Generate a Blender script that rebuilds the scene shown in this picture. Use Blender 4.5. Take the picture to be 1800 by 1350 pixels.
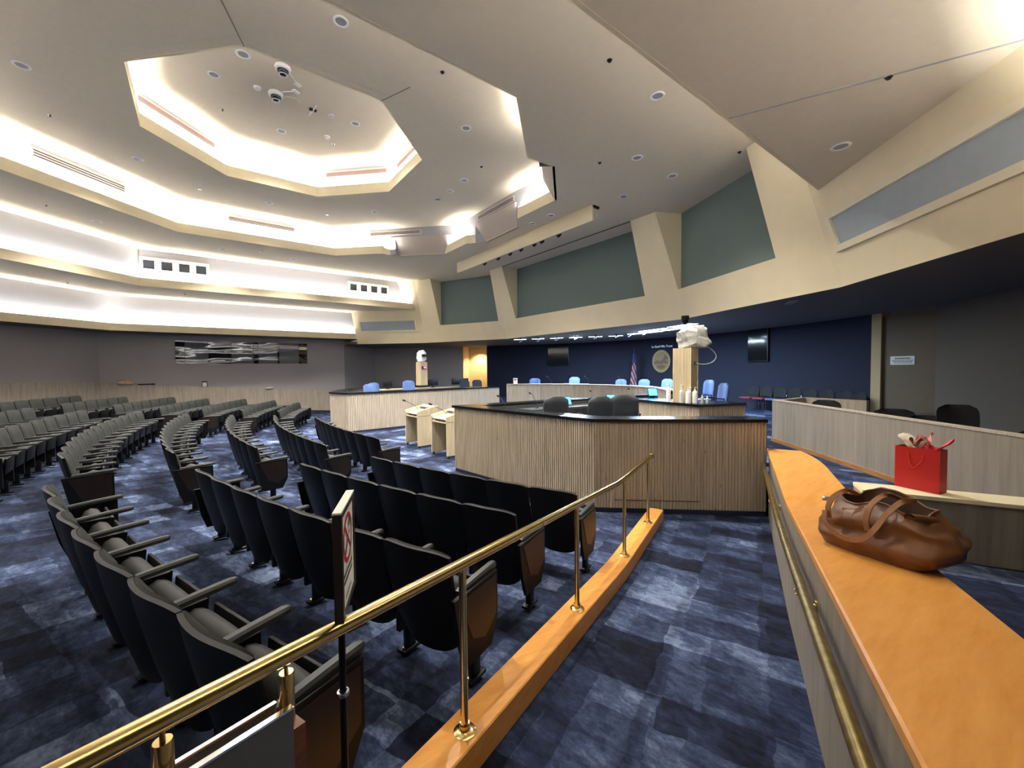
import bpy, bmesh, math, random
from math import sin, cos, pi, radians, sqrt, hypot
from mathutils import Vector, Matrix, noise
from mathutils.geometry import tessellate_polygon

for o in list(bpy.data.objects):
    bpy.data.objects.remove(o, do_unlink=True)
S = bpy.context.scene
COL = S.collection
random.seed(7)

# ------------------------------------------------------------------ camera
# World: origin under the centre of the octagonal ceiling, +Y towards the dais,
# +X towards the ramp side, z = 0 is the carpet in front of the dais.
cam_d = bpy.data.cameras.new('camera')
cam_d.sensor_width = 36.0
cam_d.lens = 715.0 / 1800.0 * 36.0
cam_d.clip_start = 0.05
cam = bpy.data.objects.new('camera', cam_d)
COL.objects.link(cam)
PITCH = math.atan((675 - 649.8) / 715.0)
cam.matrix_world = (Matrix.Translation((10.645, -1.822, 2.1)) @ Matrix.Rotation(radians(52.66), 4, 'Z')
                    @ Matrix.Rotation(pi / 2 - PITCH, 4, 'X') @ Matrix.Rotation(-0.0106, 4, 'Z'))
S.camera = cam

# ------------------------------------------------------------------ world and exposure
w = bpy.data.worlds.new('world')
S.world = w
w.use_nodes = True
w.node_tree.nodes['Background'].inputs[0].default_value = (0.9, 0.85, 0.8, 1)
w.node_tree.nodes['Background'].inputs[1].default_value = 0.02
S.view_settings.view_transform = 'Standard'
S.view_settings.look = 'None'
S.view_settings.gamma = 1.0
S.view_settings.use_curve_mapping = False
S.view_settings.exposure = 3.3

# ------------------------------------------------------------------ lights
COVE_W = 2.9            # watts per metre of cove tube
def area(name, loc, energy, sx, sy, color, rot=(0, 0, 0), spread=None):
    l = bpy.data.lights.new(name, 'AREA')
    l.shape = 'RECTANGLE'; l.size = sx; l.size_y = sy
    l.energy = energy; l.color = color
    if spread: l.spread = spread
    o = bpy.data.objects.new(name, l); COL.objects.link(o)
    o.location = loc; o.rotation_euler = rot
    return o
def spot(name, loc, energy, color, angle, blend=0.6, target=None, radius=0.05):
    l = bpy.data.lights.new(name, 'SPOT')
    l.energy = energy; l.color = color; l.spot_size = angle; l.spot_blend = blend
    l.shadow_soft_size = radius
    o = bpy.data.objects.new(name, l); COL.objects.link(o)
    o.location = loc
    if target is not None:
        o.rotation_euler = (Vector(target) - Vector(loc)).to_track_quat('-Z', 'Y').to_euler()
    return o

AP = [2.701, 5.472, 8.222, 10.88]            # apothems of the four rims
HZ = [8.303, 7.35, 6.4055, 5.1109, 3.7548]   # ceiling heights: inner lid, then below each rim
WHITE_LED = (1.0, 0.985, 0.945)
T22 = math.tan(pi / 8)
def cove(n, a, z, x0=None, x1=None, ang=0.0, power=COVE_W):
    """one straight cove tube on the edge whose outward normal has angle ang, from s=x0 to s=x1 along it"""
    half = a * T22
    x0 = -half if x0 is None else x0
    x1 = half if x1 is None else x1
    nx, ny = cos(ang), sin(ang)
    tx, ty = -ny, nx
    m = (x0 + x1) / 2
    L = x1 - x0
    return area('cove_tube', (nx * (a + .075) + tx * m, ny * (a + .075) + ty * m, z + .225), power * L, .05, L - .05,
                WHITE_LED, rot=(0, pi + radians(20), ang))
for i in range(8):
    ang = i * pi / 4
    cove(0, AP[0], HZ[1], ang=ang, power=COVE_W * .8)
    if i in (1, 3):
        continue
    if i == 2:
        cove(1, AP[1], HZ[2], -2.9, -1.4, ang); cove(1, AP[1], HZ[2], 1.4, 2.9, ang)
    else:
        cove(1, AP[1], HZ[2], ang=ang)
h2 = AP[1] * T22
cove(1, AP[1], HZ[2], -h2, 0.0, pi / 4)     # the lip beside the projector pocket, ramp side
cove(1, AP[1], HZ[2], 0.0, h2, 3 * pi / 4)
h3 = AP[2] * T22
cove(2, AP[2], HZ[3], -h3, 7.0, 0.0)
cove(2, AP[2], HZ[3], -7.0, h3, pi)
for i in (5, 6, 7):
    cove(2, AP[2], HZ[3], ang=i * pi / 4)
h4 = AP[3] * T22
cove(3, AP[3], HZ[4], -h4, 4.6, 0.0, power=COVE_W * 1.5)
cove(3, AP[3], HZ[4], -4.6, h4, pi)
for i in (5, 6, 7):
    cove(3, AP[3], HZ[4], ang=i * pi / 4)

# ------------------------------------------------------------------ materials
MATS = {}
def s2l(c):
    c = c / 255.0
    return c / 12.92 if c <= .04045 else ((c + .055) / 1.055) ** 2.4
def rgb(r, g, b): return (s2l(r), s2l(g), s2l(b), 1.0)

class NT:
    def __init__(s, name):
        m = bpy.data.materials.new(name); m.use_nodes = True
        s.m = m; s.t = m.node_tree; s.b = s.t.nodes['Principled BSDF']
        MATS[name] = m
    def n(s, kind, **kw):
        x = s.t.nodes.new(kind)
        for k, v in kw.items():
            setattr(x, k, v)
        return x
    def l(s, a, b): s.t.links.new(a, b)
    def pos(s, scale=(1, 1, 1), rot=(0, 0, 0), obj=False):
        if obj:
            g = s.n('ShaderNodeTexCoord').outputs['Object']
        else:
            g = s.n('ShaderNodeNewGeometry').outputs['Position']
        mp = s.n('ShaderNodeMapping'); mp.inputs['Scale'].default_value = scale; mp.inputs['Rotation'].default_value = rot
        s.l(g, mp.inputs['Vector'])
        return mp.outputs['Vector']
    def noise(s, vec, scale=5, detail=3, rough=.5):
        x = s.n('ShaderNodeTexNoise'); x.inputs['Scale'].default_value = scale
        x.inputs['Detail'].default_value = detail; x.inputs['Roughness'].default_value = rough
        s.l(vec, x.inputs['Vector'])
        return x.outputs['Fac']
    def ramp(s, fac, stops):
        r = s.n('ShaderNodeValToRGB'); e = r.color_ramp.elements
        while len(e) < len(stops): e.new(.5)
        for el, (p, c) in zip(e, stops):
            el.position = p; el.color = c
        s.l(fac, r.inputs['Fac'])
        return r.outputs['Color']
    def bump(s, fac, strength=.2, dist=.01):
        b = s.n('ShaderNodeBump'); b.inputs['Strength'].default_value = strength; b.inputs['Distance'].default_value = dist
        s.l(fac, b.inputs['Height']); s.l(b.outputs['Normal'], s.b.inputs['Normal'])
    def set(s, rough=.5, metal=0.0, spec=None):
        s.b.inputs['Roughness'].default_value = rough
        s.b.inputs['Metallic'].default_value = metal
        if spec is not None: s.b.inputs['Specular IOR Level'].default_value = spec
        return s

def plain(name, c, rough=.5, metal=0.0, var=.06, scale=8.0, bump=0.0, spec=None):
    t = NT(name)
    f = t.noise(t.pos(), scale, 3, .6)
    lo = tuple(x * (1 - var) for x in c[:3]) + (1,)
    hi = tuple(min(1, x * (1 + var)) for x in c[:3]) + (1,)
    t.l(t.ramp(f, [(.3, lo), (.7, hi)]), t.b.inputs['Base Color'])
    if bump: t.bump(t.noise(t.pos(), 180, 2), bump, .002)
    return t.set(rough, metal, spec).m
def glow(name, c, strength):
    t = NT(name)
    t.b.inputs['Base Color'].default_value = c
    t.b.inputs['Emission Color'].default_value = c
    t.b.inputs['Emission Strength'].default_value = strength
    return t.m
def grain(name, dark, light, vert=True, rough=.45, scale=(22, 22, 1.2), contrast=(.32, .68), rot=(0, 0, 0), knots=False, spec=None):
    t = NT(name)
    v = t.pos(scale, rot)
    f = t.noise(v, 1.6, 5, .62)
    col = t.ramp(f, [(contrast[0], dark), (contrast[1], light)])
    if knots:
        vo = t.n('ShaderNodeTexVoronoi'); vo.inputs['Scale'].default_value = 1.0
        t.l(t.pos((5.5, 5.5, 2.6)), vo.inputs['Vector'])
        k = t.ramp(vo.outputs['Distance'], [(.035, (.45, .4, .34, 1)), (.085, (1, 1, 1, 1))])
        mx = t.n('ShaderNodeMix', data_type='RGBA', blend_type='MULTIPLY'); mx.inputs[0].default_value = .8
        t.l(col, mx.inputs[6]); t.l(k, mx.inputs[7]); col = mx.outputs[2]
    t.l(col, t.b.inputs['Base Color'])
    t.bump(f, .06, .004)
    return t.set(rough, 0, spec).m

plain('ceiling_paint', rgb(218, 206, 182), .85, var=.02)
plain('riser_paint', rgb(160, 159, 164), .8, var=.015)
plain('lip_paint', rgb(220, 207, 174), .7, var=.02)
plain('cream_wall', rgb(236, 222, 188), .75, var=.025, scale=2.5)
plain('teal_fabric', rgb(112, 128, 124), .95, var=.05, scale=60, bump=.15)
plain('bluegrey_panel', rgb(166, 176, 182), .6, var=.03)
plain('navy_wall', rgb(21, 25, 44), .9, var=.06, scale=40, bump=.1)
plain('taupe_fabric', rgb(166, 161, 160), .95, var=.07, scale=70, bump=.15)
plain('taupe_warm', rgb(104, 95, 84), .95, var=.06, scale=70, bump=.15)
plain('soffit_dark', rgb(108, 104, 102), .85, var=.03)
plain('downlight_cone', rgb(150, 150, 148), .4, var=.02)
plain('frame_cream', rgb(234, 224, 196), .6, var=.02)
plain('white_trim', rgb(232, 232, 230), .45, var=.01)
plain('black_glass', (.006, .006, .008, 1), .08, var=0)
plain('grey_glass', (.05, .055, .06, 1), .08, var=.1, scale=1.5)
for nm_, c_ in (('booth_dark', (.01, .011, .016, 1)), ('booth_grey', (.13, .15, .16, 1))):
    t = NT(nm_); t.b.inputs['Base Color'].default_value = c_
    t.bump(t.noise(t.pos((1, .55, 2.2)), 1.0, 1), .6, .05)
    t.set(.04, 0, .9)
plain('black_plastic', rgb(22, 23, 27), .45, var=.05, spec=.35)
plain('seat_shell', rgb(11, 12, 15), .5, var=.05, spec=.25)
plain('seat_fabric', rgb(37, 39, 38), .8, var=.07, scale=120, bump=.15, spec=.3)
plain('seat_vinyl', rgb(44, 44, 44), .6, var=.05, scale=60, bump=.1, spec=.35)
plain('arm_plastic', rgb(42, 45, 47), .42, var=.05, spec=.4)
plain('dark_metal', rgb(28, 28, 30), .4, .6, var=.05)
plain('chrome', (.75, .75, .76, 1), .12, 1.0, var=.02)
plain('black_counter', rgb(16, 16, 19), .22, var=.15, scale=30)
plain('grey_counter', rgb(70, 72, 72), .35, var=.08, scale=20)
plain('pillar_edge', rgb(225, 205, 165), .5, var=.04)
plain('blue_chair', rgb(92, 118, 172), .8, var=.06, scale=80, bump=.1)
plain('slate_chair', rgb(50, 54, 60), .8, var=.06, scale=80, bump=.1)
plain('red_seat', rgb(112, 40, 52), .8, var=.06)
plain('blue_seat', rgb(62, 84, 150), .7, var=.06)
plain('black_cloth', rgb(14, 15, 18), .85, var=.05)
plain('red_paper', rgb(190, 26, 26), .45, var=.04)
plain('red_paper_dark', rgb(190, 26, 26), .5, var=.05)
plain('tissue_red', rgb(220, 60, 78), .6, var=.15, scale=30)
plain('tissue_white', rgb(226, 214, 200), .5, var=.15, scale=40)
plain('tissue_pink', rgb(232, 150, 150), .6, var=.1, scale=40)
plain('tissue_brown', rgb(110, 74, 52), .6, var=.2, scale=40)
plain('cord_red', rgb(214, 66, 60), .5)
plain('cream_cap', rgb(224, 212, 180), .5, var=.02)
plain('lip_dark', rgb(120, 106, 96), .8)
plain('flap_paint', rgb(176, 164, 152), .8, var=.02)
plain('vent_metal', rgb(206, 192, 186), .6, var=.03)
plain('vent_dark', rgb(120, 96, 90), .7, var=.05)
plain('dark_slot', (.01, .01, .01, 1), .8, var=0)
plain('seal_gold', rgb(150, 136, 88), .45, .1, var=.08, scale=15)
plain('seal_field', rgb(122, 106, 66), .5, .1, var=.15, scale=18)
plain('seal_dark', rgb(96, 68, 44), .5, .1, var=.15, scale=18)
plain('letters_silver', rgb(200, 204, 214), .3, .3)
plain('plastic_wrap', rgb(176, 176, 168), .25, var=.25, scale=14, spec=.6)
plain('white_wrap', rgb(226, 228, 228), .35, var=.12, scale=14)
plain('bottle_white', rgb(236, 234, 226), .35, var=.02)
plain('bottle_clear', rgb(196, 198, 196), .15, var=.05, spec=.6)
plain('paper', rgb(238, 236, 228), .7, var=.01)
plain('sign_red', rgb(196, 24, 40), .5, var=.02)
plain('sign_black', rgb(20, 20, 20), .6, var=0)
plain('sign_frame', rgb(44, 38, 38), .4, var=.05)
plain('sign_cap', rgb(236, 240, 232), .4, var=.01)
plain('sheet_grey', rgb(98, 100, 102), .3, var=.04, scale=3)
plain('gold_pole', rgb(150, 120, 60), .35, .8)
plain('flag_blue', rgb(38, 44, 86), .8)
plain('warm_plaster', rgb(190, 168, 128), .8, var=.03)
plain('beige_door', rgb(104, 88, 64), .7, var=.04, scale=4)
plain('toe_kick', rgb(26, 34, 62), .9, var=.1)
plain('orange_cloth', rgb(196, 158, 128), .8, var=.2, scale=30)
plain('lectern_dark', rgb(40, 28, 24), .7)
glow('screen_blue', rgb(40, 140, 235), 1.6)
glow('led_red', rgb(235, 40, 90), 2.0)
glow('booth_reflection', (.85, .93, 1.0, 1), 2.2)  # unused glow, meant to imitate a cove reflected in the booth panes
glow('light_panel', (.55, .78, 1.0, 1), 4.0)
grain('fluted_oak', rgb(164, 150, 130), rgb(200, 186, 164), rough=.5, scale=(16, 16, .9), knots=True)
grain('far_oak', rgb(154, 143, 130), rgb(186, 175, 158), rough=.55, scale=(16, 16, .8))
grain('grey_oak', rgb(122, 114, 106), rgb(148, 140, 128), rough=.5, scale=(9, 9, .5), contrast=(.3, .7))
grain('pillar_oak', rgb(168, 150, 118), rgb(206, 188, 154), rough=.5, scale=(20, 20, .8))
grain('lectern_oak', rgb(186, 170, 138), rgb(214, 200, 170), rough=.5, scale=(16, 16, .8))
grain('orange_oak', rgb(206, 138, 60), rgb(230, 168, 92), rough=.3, scale=(14, 2.0, 14), rot=(0, 0, radians(-23.5)), contrast=(.25, .75))
grain('brown_base', rgb(134, 94, 54), rgb(164, 120, 74), rough=.45, scale=(3, 3, 20))
grain('inlay_walnut', rgb(22, 14, 9), rgb(34, 22, 13), rough=.4, scale=(12, 12, 1.5))
grain('core_wood', rgb(96, 54, 34), rgb(128, 76, 48), rough=.5, scale=(4, 4, 20))

t = NT('brass')
f = t.noise(t.pos((30, 30, 30)), 1, 2)
t.l(t.ramp(f, [(.35, rgb(224, 198, 136)), (.65, rgb(232, 208, 148))]), t.b.inputs['Base Color'])
t.set(.2, 1.0)
t = NT('aged_brass')
f = t.noise(t.pos((20, 20, 20)), 1, 3)
t.l(t.ramp(f, [(.35, rgb(142, 124, 78)), (.65, rgb(172, 150, 96))]), t.b.inputs['Base Color'])
t.set(.34, 1.0)

t = NT('leather')
f = t.noise(t.pos((9, 9, 9)), 1, 4)
t.l(t.ramp(f, [(.3, rgb(92, 56, 32)), (.7, rgb(128, 84, 50))]), t.b.inputs['Base Color'])
t.bump(t.noise(t.pos((160, 160, 160)), 1, 2), .18, .003)
t.set(.48, 0, .4)
t = NT('strap_leather')
t.l(t.ramp(t.noise(t.pos((12, 12, 12)), 1, 3), [(.3, rgb(132, 90, 56)), (.7, rgb(160, 114, 74))]), t.b.inputs['Base Color'])
t.set(.5)
t = NT('leather_inside')
t.l(t.ramp(t.noise(t.pos((9, 9, 9)), 1, 3), [(.3, rgb(58, 34, 22)), (.7, rgb(82, 50, 32))]), t.b.inputs['Base Color'])
t.set(.8)

# carpet: plank-shaped blocks of navy with worn pale smears
t = NT('carpet')
def carpet():
    rot = (0, 0, radians(-22))
    v = t.pos((1, 1, 0), rot)
    wob = t.n('ShaderNodeTexNoise'); wob.inputs['Scale'].default_value = 5.0; wob.inputs['Detail'].default_value = 4
    t.l(v, wob.inputs['Vector'])
    mixv = t.n('ShaderNodeMix', data_type='VECTOR'); mixv.inputs[0].default_value = .09
    t.l(v, mixv.inputs[4]); t.l(wob.outputs['Color'], mixv.inputs[5])
    dv = mixv.outputs[1]
    cells = []
    for sx, sy, off in ((.5, .26, 0.0), (.27, .8, 3.7), (.16, .11, 9.1)):
        sc = t.n('ShaderNodeVectorMath', operation='MULTIPLY_ADD')
        sc.inputs[1].default_value = (1 / sx, 1 / sy, 0); sc.inputs[2].default_value = (off, off * .7, 0)
        t.l(dv, sc.inputs[0])
        fl = t.n('ShaderNodeVectorMath', operation='FLOOR'); t.l(sc.outputs[0], fl.inputs[0])
        wn = t.n('ShaderNodeTexWhiteNoise', noise_dimensions='2D'); t.l(fl.outputs[0], wn.inputs['Vector'])
        cells.append(wn.outputs['Value'])
    smear = t.noise(t.pos((2.0, 4.6, 0), rot), 1.0, 6, .7)
    fine = t.noise(t.pos((13, 21, 0), rot), 1.0, 5, .75)
    big = t.noise(t.pos((.55, .55, 0), rot), 1.0, 3, .5)
    def add(a, wa, b, wb):
        m1 = t.n('ShaderNodeMath', operation='MULTIPLY'); m1.inputs[1].default_value = wa; t.l(a, m1.inputs[0])
        m2 = t.n('ShaderNodeMath', operation='MULTIPLY_ADD'); m2.inputs[1].default_value = wb; t.l(b, m2.inputs[0]); t.l(m1.outputs[0], m2.inputs[2])
        return m2.outputs[0]
    x = add(cells[0], .17, cells[1], .14)
    x = add(x, 1.0, cells[2], .07)
    x = add(x, 1.0, smear, .42)
    x = add(x, 1.0, fine, .30)
    x = add(x, 1.0, big, .16)
    c = t.ramp(x, [(.46, rgb(13, 15, 27)), (.55, rgb(26, 31, 50)), (.63, rgb(38, 47, 72)), (.71, rgb(60, 71, 99)), (.83, rgb(114, 128, 158))])
    t.l(c, t.b.inputs['Base Color'])
    t.bump(t.noise(t.pos((260, 260, 260)), 1, 2), .35, .004)
    t.set(.95, 0, .15)
carpet()
M = MATS

# ------------------------------------------------------------------ builders
class MB:
    """collects shapes in one bmesh; build() links them as one mesh object"""
    def __init__(s): s.bm = bmesh.new()
    def face(s, pts):
        try: return s.bm.faces.new([s.bm.verts.new(p) for p in pts])
        except ValueError: return None
    def grid(s, rows, closed=False, cap=False):
        vs = [[s.bm.verts.new(p) for p in r] for r in rows]
        n = len(vs[0])
        for a, b in zip(vs, vs[1:]):
            for i in range(n if closed else n - 1):
                j = (i + 1) % n
                s.bm.faces.new((a[i], a[j], b[j], b[i]))
        if cap:
            s.bm.faces.new(list(reversed(vs[0]))); s.bm.faces.new(vs[-1])
        return s
    def box(s, c, d, rz=0.0, bev=0.0, rx=0.0, ry=0.0):
        m = Matrix.Translation(c) @ Matrix.Rotation(rz, 4, 'Z') @ Matrix.Rotation(ry, 4, 'Y') @ Matrix.Rotation(rx, 4, 'X') @ Matrix.Diagonal((d[0], d[1], d[2], 1))
        r = bmesh.ops.create_cube(s.bm, size=1.0, matrix=m)
        if bev:
            es = list({e for v in r['verts'] for e in v.link_edges})
            bmesh.ops.bevel(s.bm, geom=es, offset=bev, segments=2, affect='EDGES', profile=.5)
        return s
    def prism(s, poly, z0, z1):
        """extrude a plan polygon; z0 / z1 may be lists, one height per corner"""
        n = len(poly)
        a = z0 if isinstance(z0, (list, tuple)) else [z0] * n
        b = z1 if isinstance(z1, (list, tuple)) else [z1] * n
        lo = [s.bm.verts.new((p[0], p[1], z)) for p, z in zip(poly, a)]
        hi = [s.bm.verts.new((p[0], p[1], z)) for p, z in zip(poly, b)]
        tri = tessellate_polygon([[Vector((p[0], p[1], 0)) for p in poly]])
        for t_ in tri:
            s.bm.faces.new([hi[i] for i in t_]); s.bm.faces.new([lo[i] for i in reversed(t_)])
        for i in range(n):
            j = (i + 1) % n
            s.bm.faces.new((lo[i], lo[j], hi[j], hi[i]))
        bmesh.ops.recalc_face_normals(s.bm, faces=s.bm.faces[:])
        return s
    def plate(s, loops, z):
        """flat plate with holes: loops[0] is the outline, the others the holes"""
        loops3 = [[Vector((p[0], p[1], 0)) for p in l] for l in loops]
        flat = [p for l in loops3 for p in l]
        vs = [s.bm.verts.new((p.x, p.y, z)) for p in flat]
        for t_ in tessellate_polygon(loops3):
            try: s.bm.faces.new([vs[i] for i in t_])
            except ValueError: pass
        return s
    def tube(s, pts, r, n=10, cap=True, flat=1.0):
        pts = [Vector(p) for p in pts]
        rs = r if isinstance(r, (list, tuple)) else [r] * len(pts)
        rows = []
        up = None
        for i, p in enumerate(pts):
            d = (pts[min(i + 1, len(pts) - 1)] - pts[max(i - 1, 0)])
            d = d.normalized() if d.length else Vector((0, 0, 1))
            if up is None:
                up = Vector((0, 0, 1)) if abs(d.z) < .9 else Vector((1, 0, 0))
            x = d.cross(up).normalized(); y = x.cross(d).normalized(); up = y
            rows.append([p + (x * cos(2 * pi * k / n) + y * sin(2 * pi * k / n) * flat) * rs[i] for k in range(n)])
        return s.grid(rows, closed=True, cap=cap)
    def lathe(s, prof, c=(0, 0, 0), n=20, cap=True):
        rows = [[(c[0] + r * cos(2 * pi * k / n), c[1] + r * sin(2 * pi * k / n), c[2] + z) for k in range(n)] for r, z in prof]
        return s.grid(rows, closed=True, cap=cap)
    def build(s, name, mat, parent=None, world=True, smooth=35, kind=None):
        bmesh.ops.recalc_face_normals(s.bm, faces=s.bm.faces[:])
        if parent is not None and world:
            s.bm.transform(WORLD[parent.name].inverted())
        me = bpy.data.meshes.new(name)
        s.bm.to_mesh(me); s.bm.free()
        me.materials.append(M[mat] if isinstance(mat, str) else mat)
        if smooth:
            me.polygons.foreach_set('use_smooth', [True] * len(me.polygons))
            me.set_sharp_from_angle(angle=radians(smooth))
        o = bpy.data.objects.new(name, me)
        COL.objects.link(o)
        if parent is not None:
            o.parent = parent
            WORLD[o.name] = WORLD[parent.name]
        else:
            WORLD[o.name] = Matrix.Identity(4)
        if kind: o['kind'] = kind
        return o
WORLD = {}
def tag(o, label, cat, group=None):
    o['label'] = label; o['category'] = cat
    if group: o['group'] = group
    return o
def thing(name, label, cat, loc=(0, 0, 0), rz=0.0, group=None):
    o = bpy.data.objects.new(name, None)
    o.empty_display_size = .1
    COL.objects.link(o)
    o.location = loc; o.rotation_euler = (0, 0, rz)
    WORLD[o.name] = Matrix.Translation(loc) @ Matrix.Rotation(rz, 4, 'Z')
    return tag(o, label, cat, group)
def struct(o):
    o['kind'] = 'structure'
    return o
def copy_thing(src, loc, rz, label, group=None):
    r = src.copy(); COL.objects.link(r)
    r.location = loc; r.rotation_euler = (0, 0, rz)
    r['label'] = label
    if group: r['group'] = group
    WORLD[r.name] = Matrix.Translation(loc) @ Matrix.Rotation(rz, 4, 'Z')
    for ch in CHILDREN(src):
        c = ch.copy(); COL.objects.link(c); c.parent = r
        for g in CHILDREN(ch):
            d = g.copy(); COL.objects.link(d); d.parent = c
    return r
def CHILDREN(o): return [x for x in KIDS.get(o.name, [])]
KIDS = {}
def register(o):
    """remember a thing's parts and sub-parts so it can be copied"""
    KIDS[o.name] = [c for c in bpy.data.objects if c.parent == o]
    for c in KIDS[o.name]:
        KIDS[c.name] = [g for g in bpy.data.objects if g.parent == c]

def offset_path(pts, d, closed=False):
    """mitred offset of a plan polyline, to the right of its direction by d"""
    n = len(pts); out = []
    for i in range(n):
        a = pts[i - 1] if (closed or i > 0) else None
        b = pts[i]
        c = pts[(i + 1) % n] if (closed or i < n - 1) else None
        def nrm(p, q):
            L = hypot(q[0] - p[0], q[1] - p[1]); return ((q[1] - p[1]) / L, -(q[0] - p[0]) / L)
        ns = [nrm(p, q) for p, q in ((a, b), (b, c)) if p is not None and q is not None]
        if len(ns) == 1: m = ns[0]; k = 1
        else:
            m = (ns[0][0] + ns[1][0], ns[0][1] + ns[1][1]); L = hypot(*m); m = (m[0] / L, m[1] / L)
            k = 1 / max(.3, m[0] * ns[0][0] + m[1] * ns[0][1])
        out.append((b[0] + m[0] * d * k, b[1] + m[1] * d * k))
    return out
def lerp(a, b, t_): return tuple(x + (y - x) * t_ for x, y in zip(a, b))

# ------------------------------------------------------------------ the seating bowl
OC = (.398, 18.857); R1 = 19.333; DR = .988; RS = R1 - .3; SL = .091
def floor_z(x, y): return SL * max(0.0, hypot(x - OC[0], y - OC[1]) - RS)
def polar(R, deg):
    a = radians(deg)
    return (OC[0] + R * sin(a), OC[1] - R * cos(a))

# ------------------------------------------------------------------ setting: floors
mb = MB()
rings = [4.0, 9.0, 13.0, 16.0, 18.0, RS] + [RS + .6 * i for i in range(1, 27)]
mb.grid([[(*polar(R, d), SL * max(0, R - RS)) for d in range(-78, 79, 3)] for R in rings])
fl = struct(mb.build('floor', 'carpet', smooth=60))
# raised floor of the dais and the side walkway
K0, K1, K2 = (3.22, 2.32), (6.68, 2.70), (8.31, 4.42)
F0, F1, F2, F3 = (-3.58, 2.08), (-4.75, 1.78), (-6.7, 2.6), (-8.3, 4.4)
WA, WB = (11.60, -3.05), (8.32, 4.47)                    # ramp-side face of the half wall
WD = ((WB[0] - WA[0]), (WB[1] - WA[1])); WL = hypot(*WD); WD = (WD[0] / WL, WD[1] / WL)
WN = (WD[1], -WD[0])
def wp(s_, off): return (WA[0] + WD[0] * s_ + WN[0] * off, WA[1] + WD[1] * s_ + WN[1] * off)
ARC = [(-3.95, 9.0), (-2.9, 10.1), (-1.5, 10.75), (0, 11.0), (1.5, 10.75), (2.9, 10.1), (3.95, 9.0)]
poly = [wp(0, .25), wp(WL, .25), offset_path([K0, K1, K2], -.2)[2], offset_path([K0, K1, K2], -.2)[1], (K0[0] + .2, K0[1] + .2)] + [(x, y + .15) for x, y in reversed(ARC)] + \
       [(F0[0] - .2, F0[1] + .2), (F1[0], F1[1] + .2), (F2[0] + .1, F2[1] + .2), (F3[0], F3[1] + .2), (-14.6, 5.0), (-14.6, 17), (14, 17), (14, -3.05)]
mb = MB(); mb.prism(poly, .3, .55)
struct(mb.build('floor', 'carpet', smooth=0))

# ------------------------------------------------------------------ setting: the stepped octagonal ceiling
def octa(a): return [(a / cos(pi / 8) * cos(pi / 8 + i * pi / 4), a / cos(pi / 8) * sin(pi / 8 + i * pi / 4)) for i in range(8)]
GAP = .22
mb = MB(); mb.plate([octa(AP[0] + GAP)], HZ[0]); struct(mb.build('ceiling', 'ceiling_paint', smooth=0))
mb = MB(); mb.plate([octa(AP[1] + GAP), octa(AP[0] + .02)], HZ[1]); struct(mb.build('ceiling', 'ceiling_paint', smooth=0))
# rim of the second tier, with its three pockets towards the dais (counter-clockwise from the ramp side)
o2 = octa(AP[1])
pk = [(4.15, 3.588), (4.20, 4.24), (2.97, 5.472), (1.42, 5.472), (.87, 5.93), (-.87, 5.93), (-1.42, 5.472), (-2.97, 5.472), (-4.20, 4.24), (-4.15, 3.588)]
rim2 = [o2[7], o2[0]] + pk + [o2[3], o2[4], o2[5], o2[6]]
YT = 9.7
tier2 = [(AP[2] + GAP, -h3), (AP[2] + GAP, 7.3), (4.6, YT), (-4.6, YT), (-AP[2] - GAP, 7.3), (-AP[2] - GAP, -h3), (-h3, -AP[2] - GAP), (h3, -AP[2] - GAP)]
mb = MB(); mb.plate([tier2, rim2], HZ[2]); struct(mb.build('ceiling', 'ceiling_paint', smooth=0))
a4 = AP[3] + GAP
rim3 = [(AP[2], 7.6), (AP[2], -h3), (h3, -AP[2]), (-h3, -AP[2]), (-AP[2], -h3), (-AP[2], 7.6)]
mb = MB()
mb.plate([[(AP[2], 7.7), (AP[2], -h3), (h3, -AP[2]), (-h3, -AP[2]), (-AP[2], -h3), (-AP[2], 7.7), (-a4, 7.7), (-a4, -h4), (-h4, -a4), (h4, -a4), (a4, -h4), (a4, 7.7)]], HZ[3])
struct(mb.build('ceiling', 'ceiling_paint', smooth=0))
# lowest soffit, over the rear aisle
aw = 12.2
hw = aw * T22
mb = MB()
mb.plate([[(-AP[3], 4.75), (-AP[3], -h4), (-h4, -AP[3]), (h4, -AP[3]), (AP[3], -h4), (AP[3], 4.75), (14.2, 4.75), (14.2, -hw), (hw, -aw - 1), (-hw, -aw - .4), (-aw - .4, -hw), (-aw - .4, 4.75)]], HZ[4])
struct(mb.build('ceiling', 'soffit_dark', smooth=0))
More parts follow.
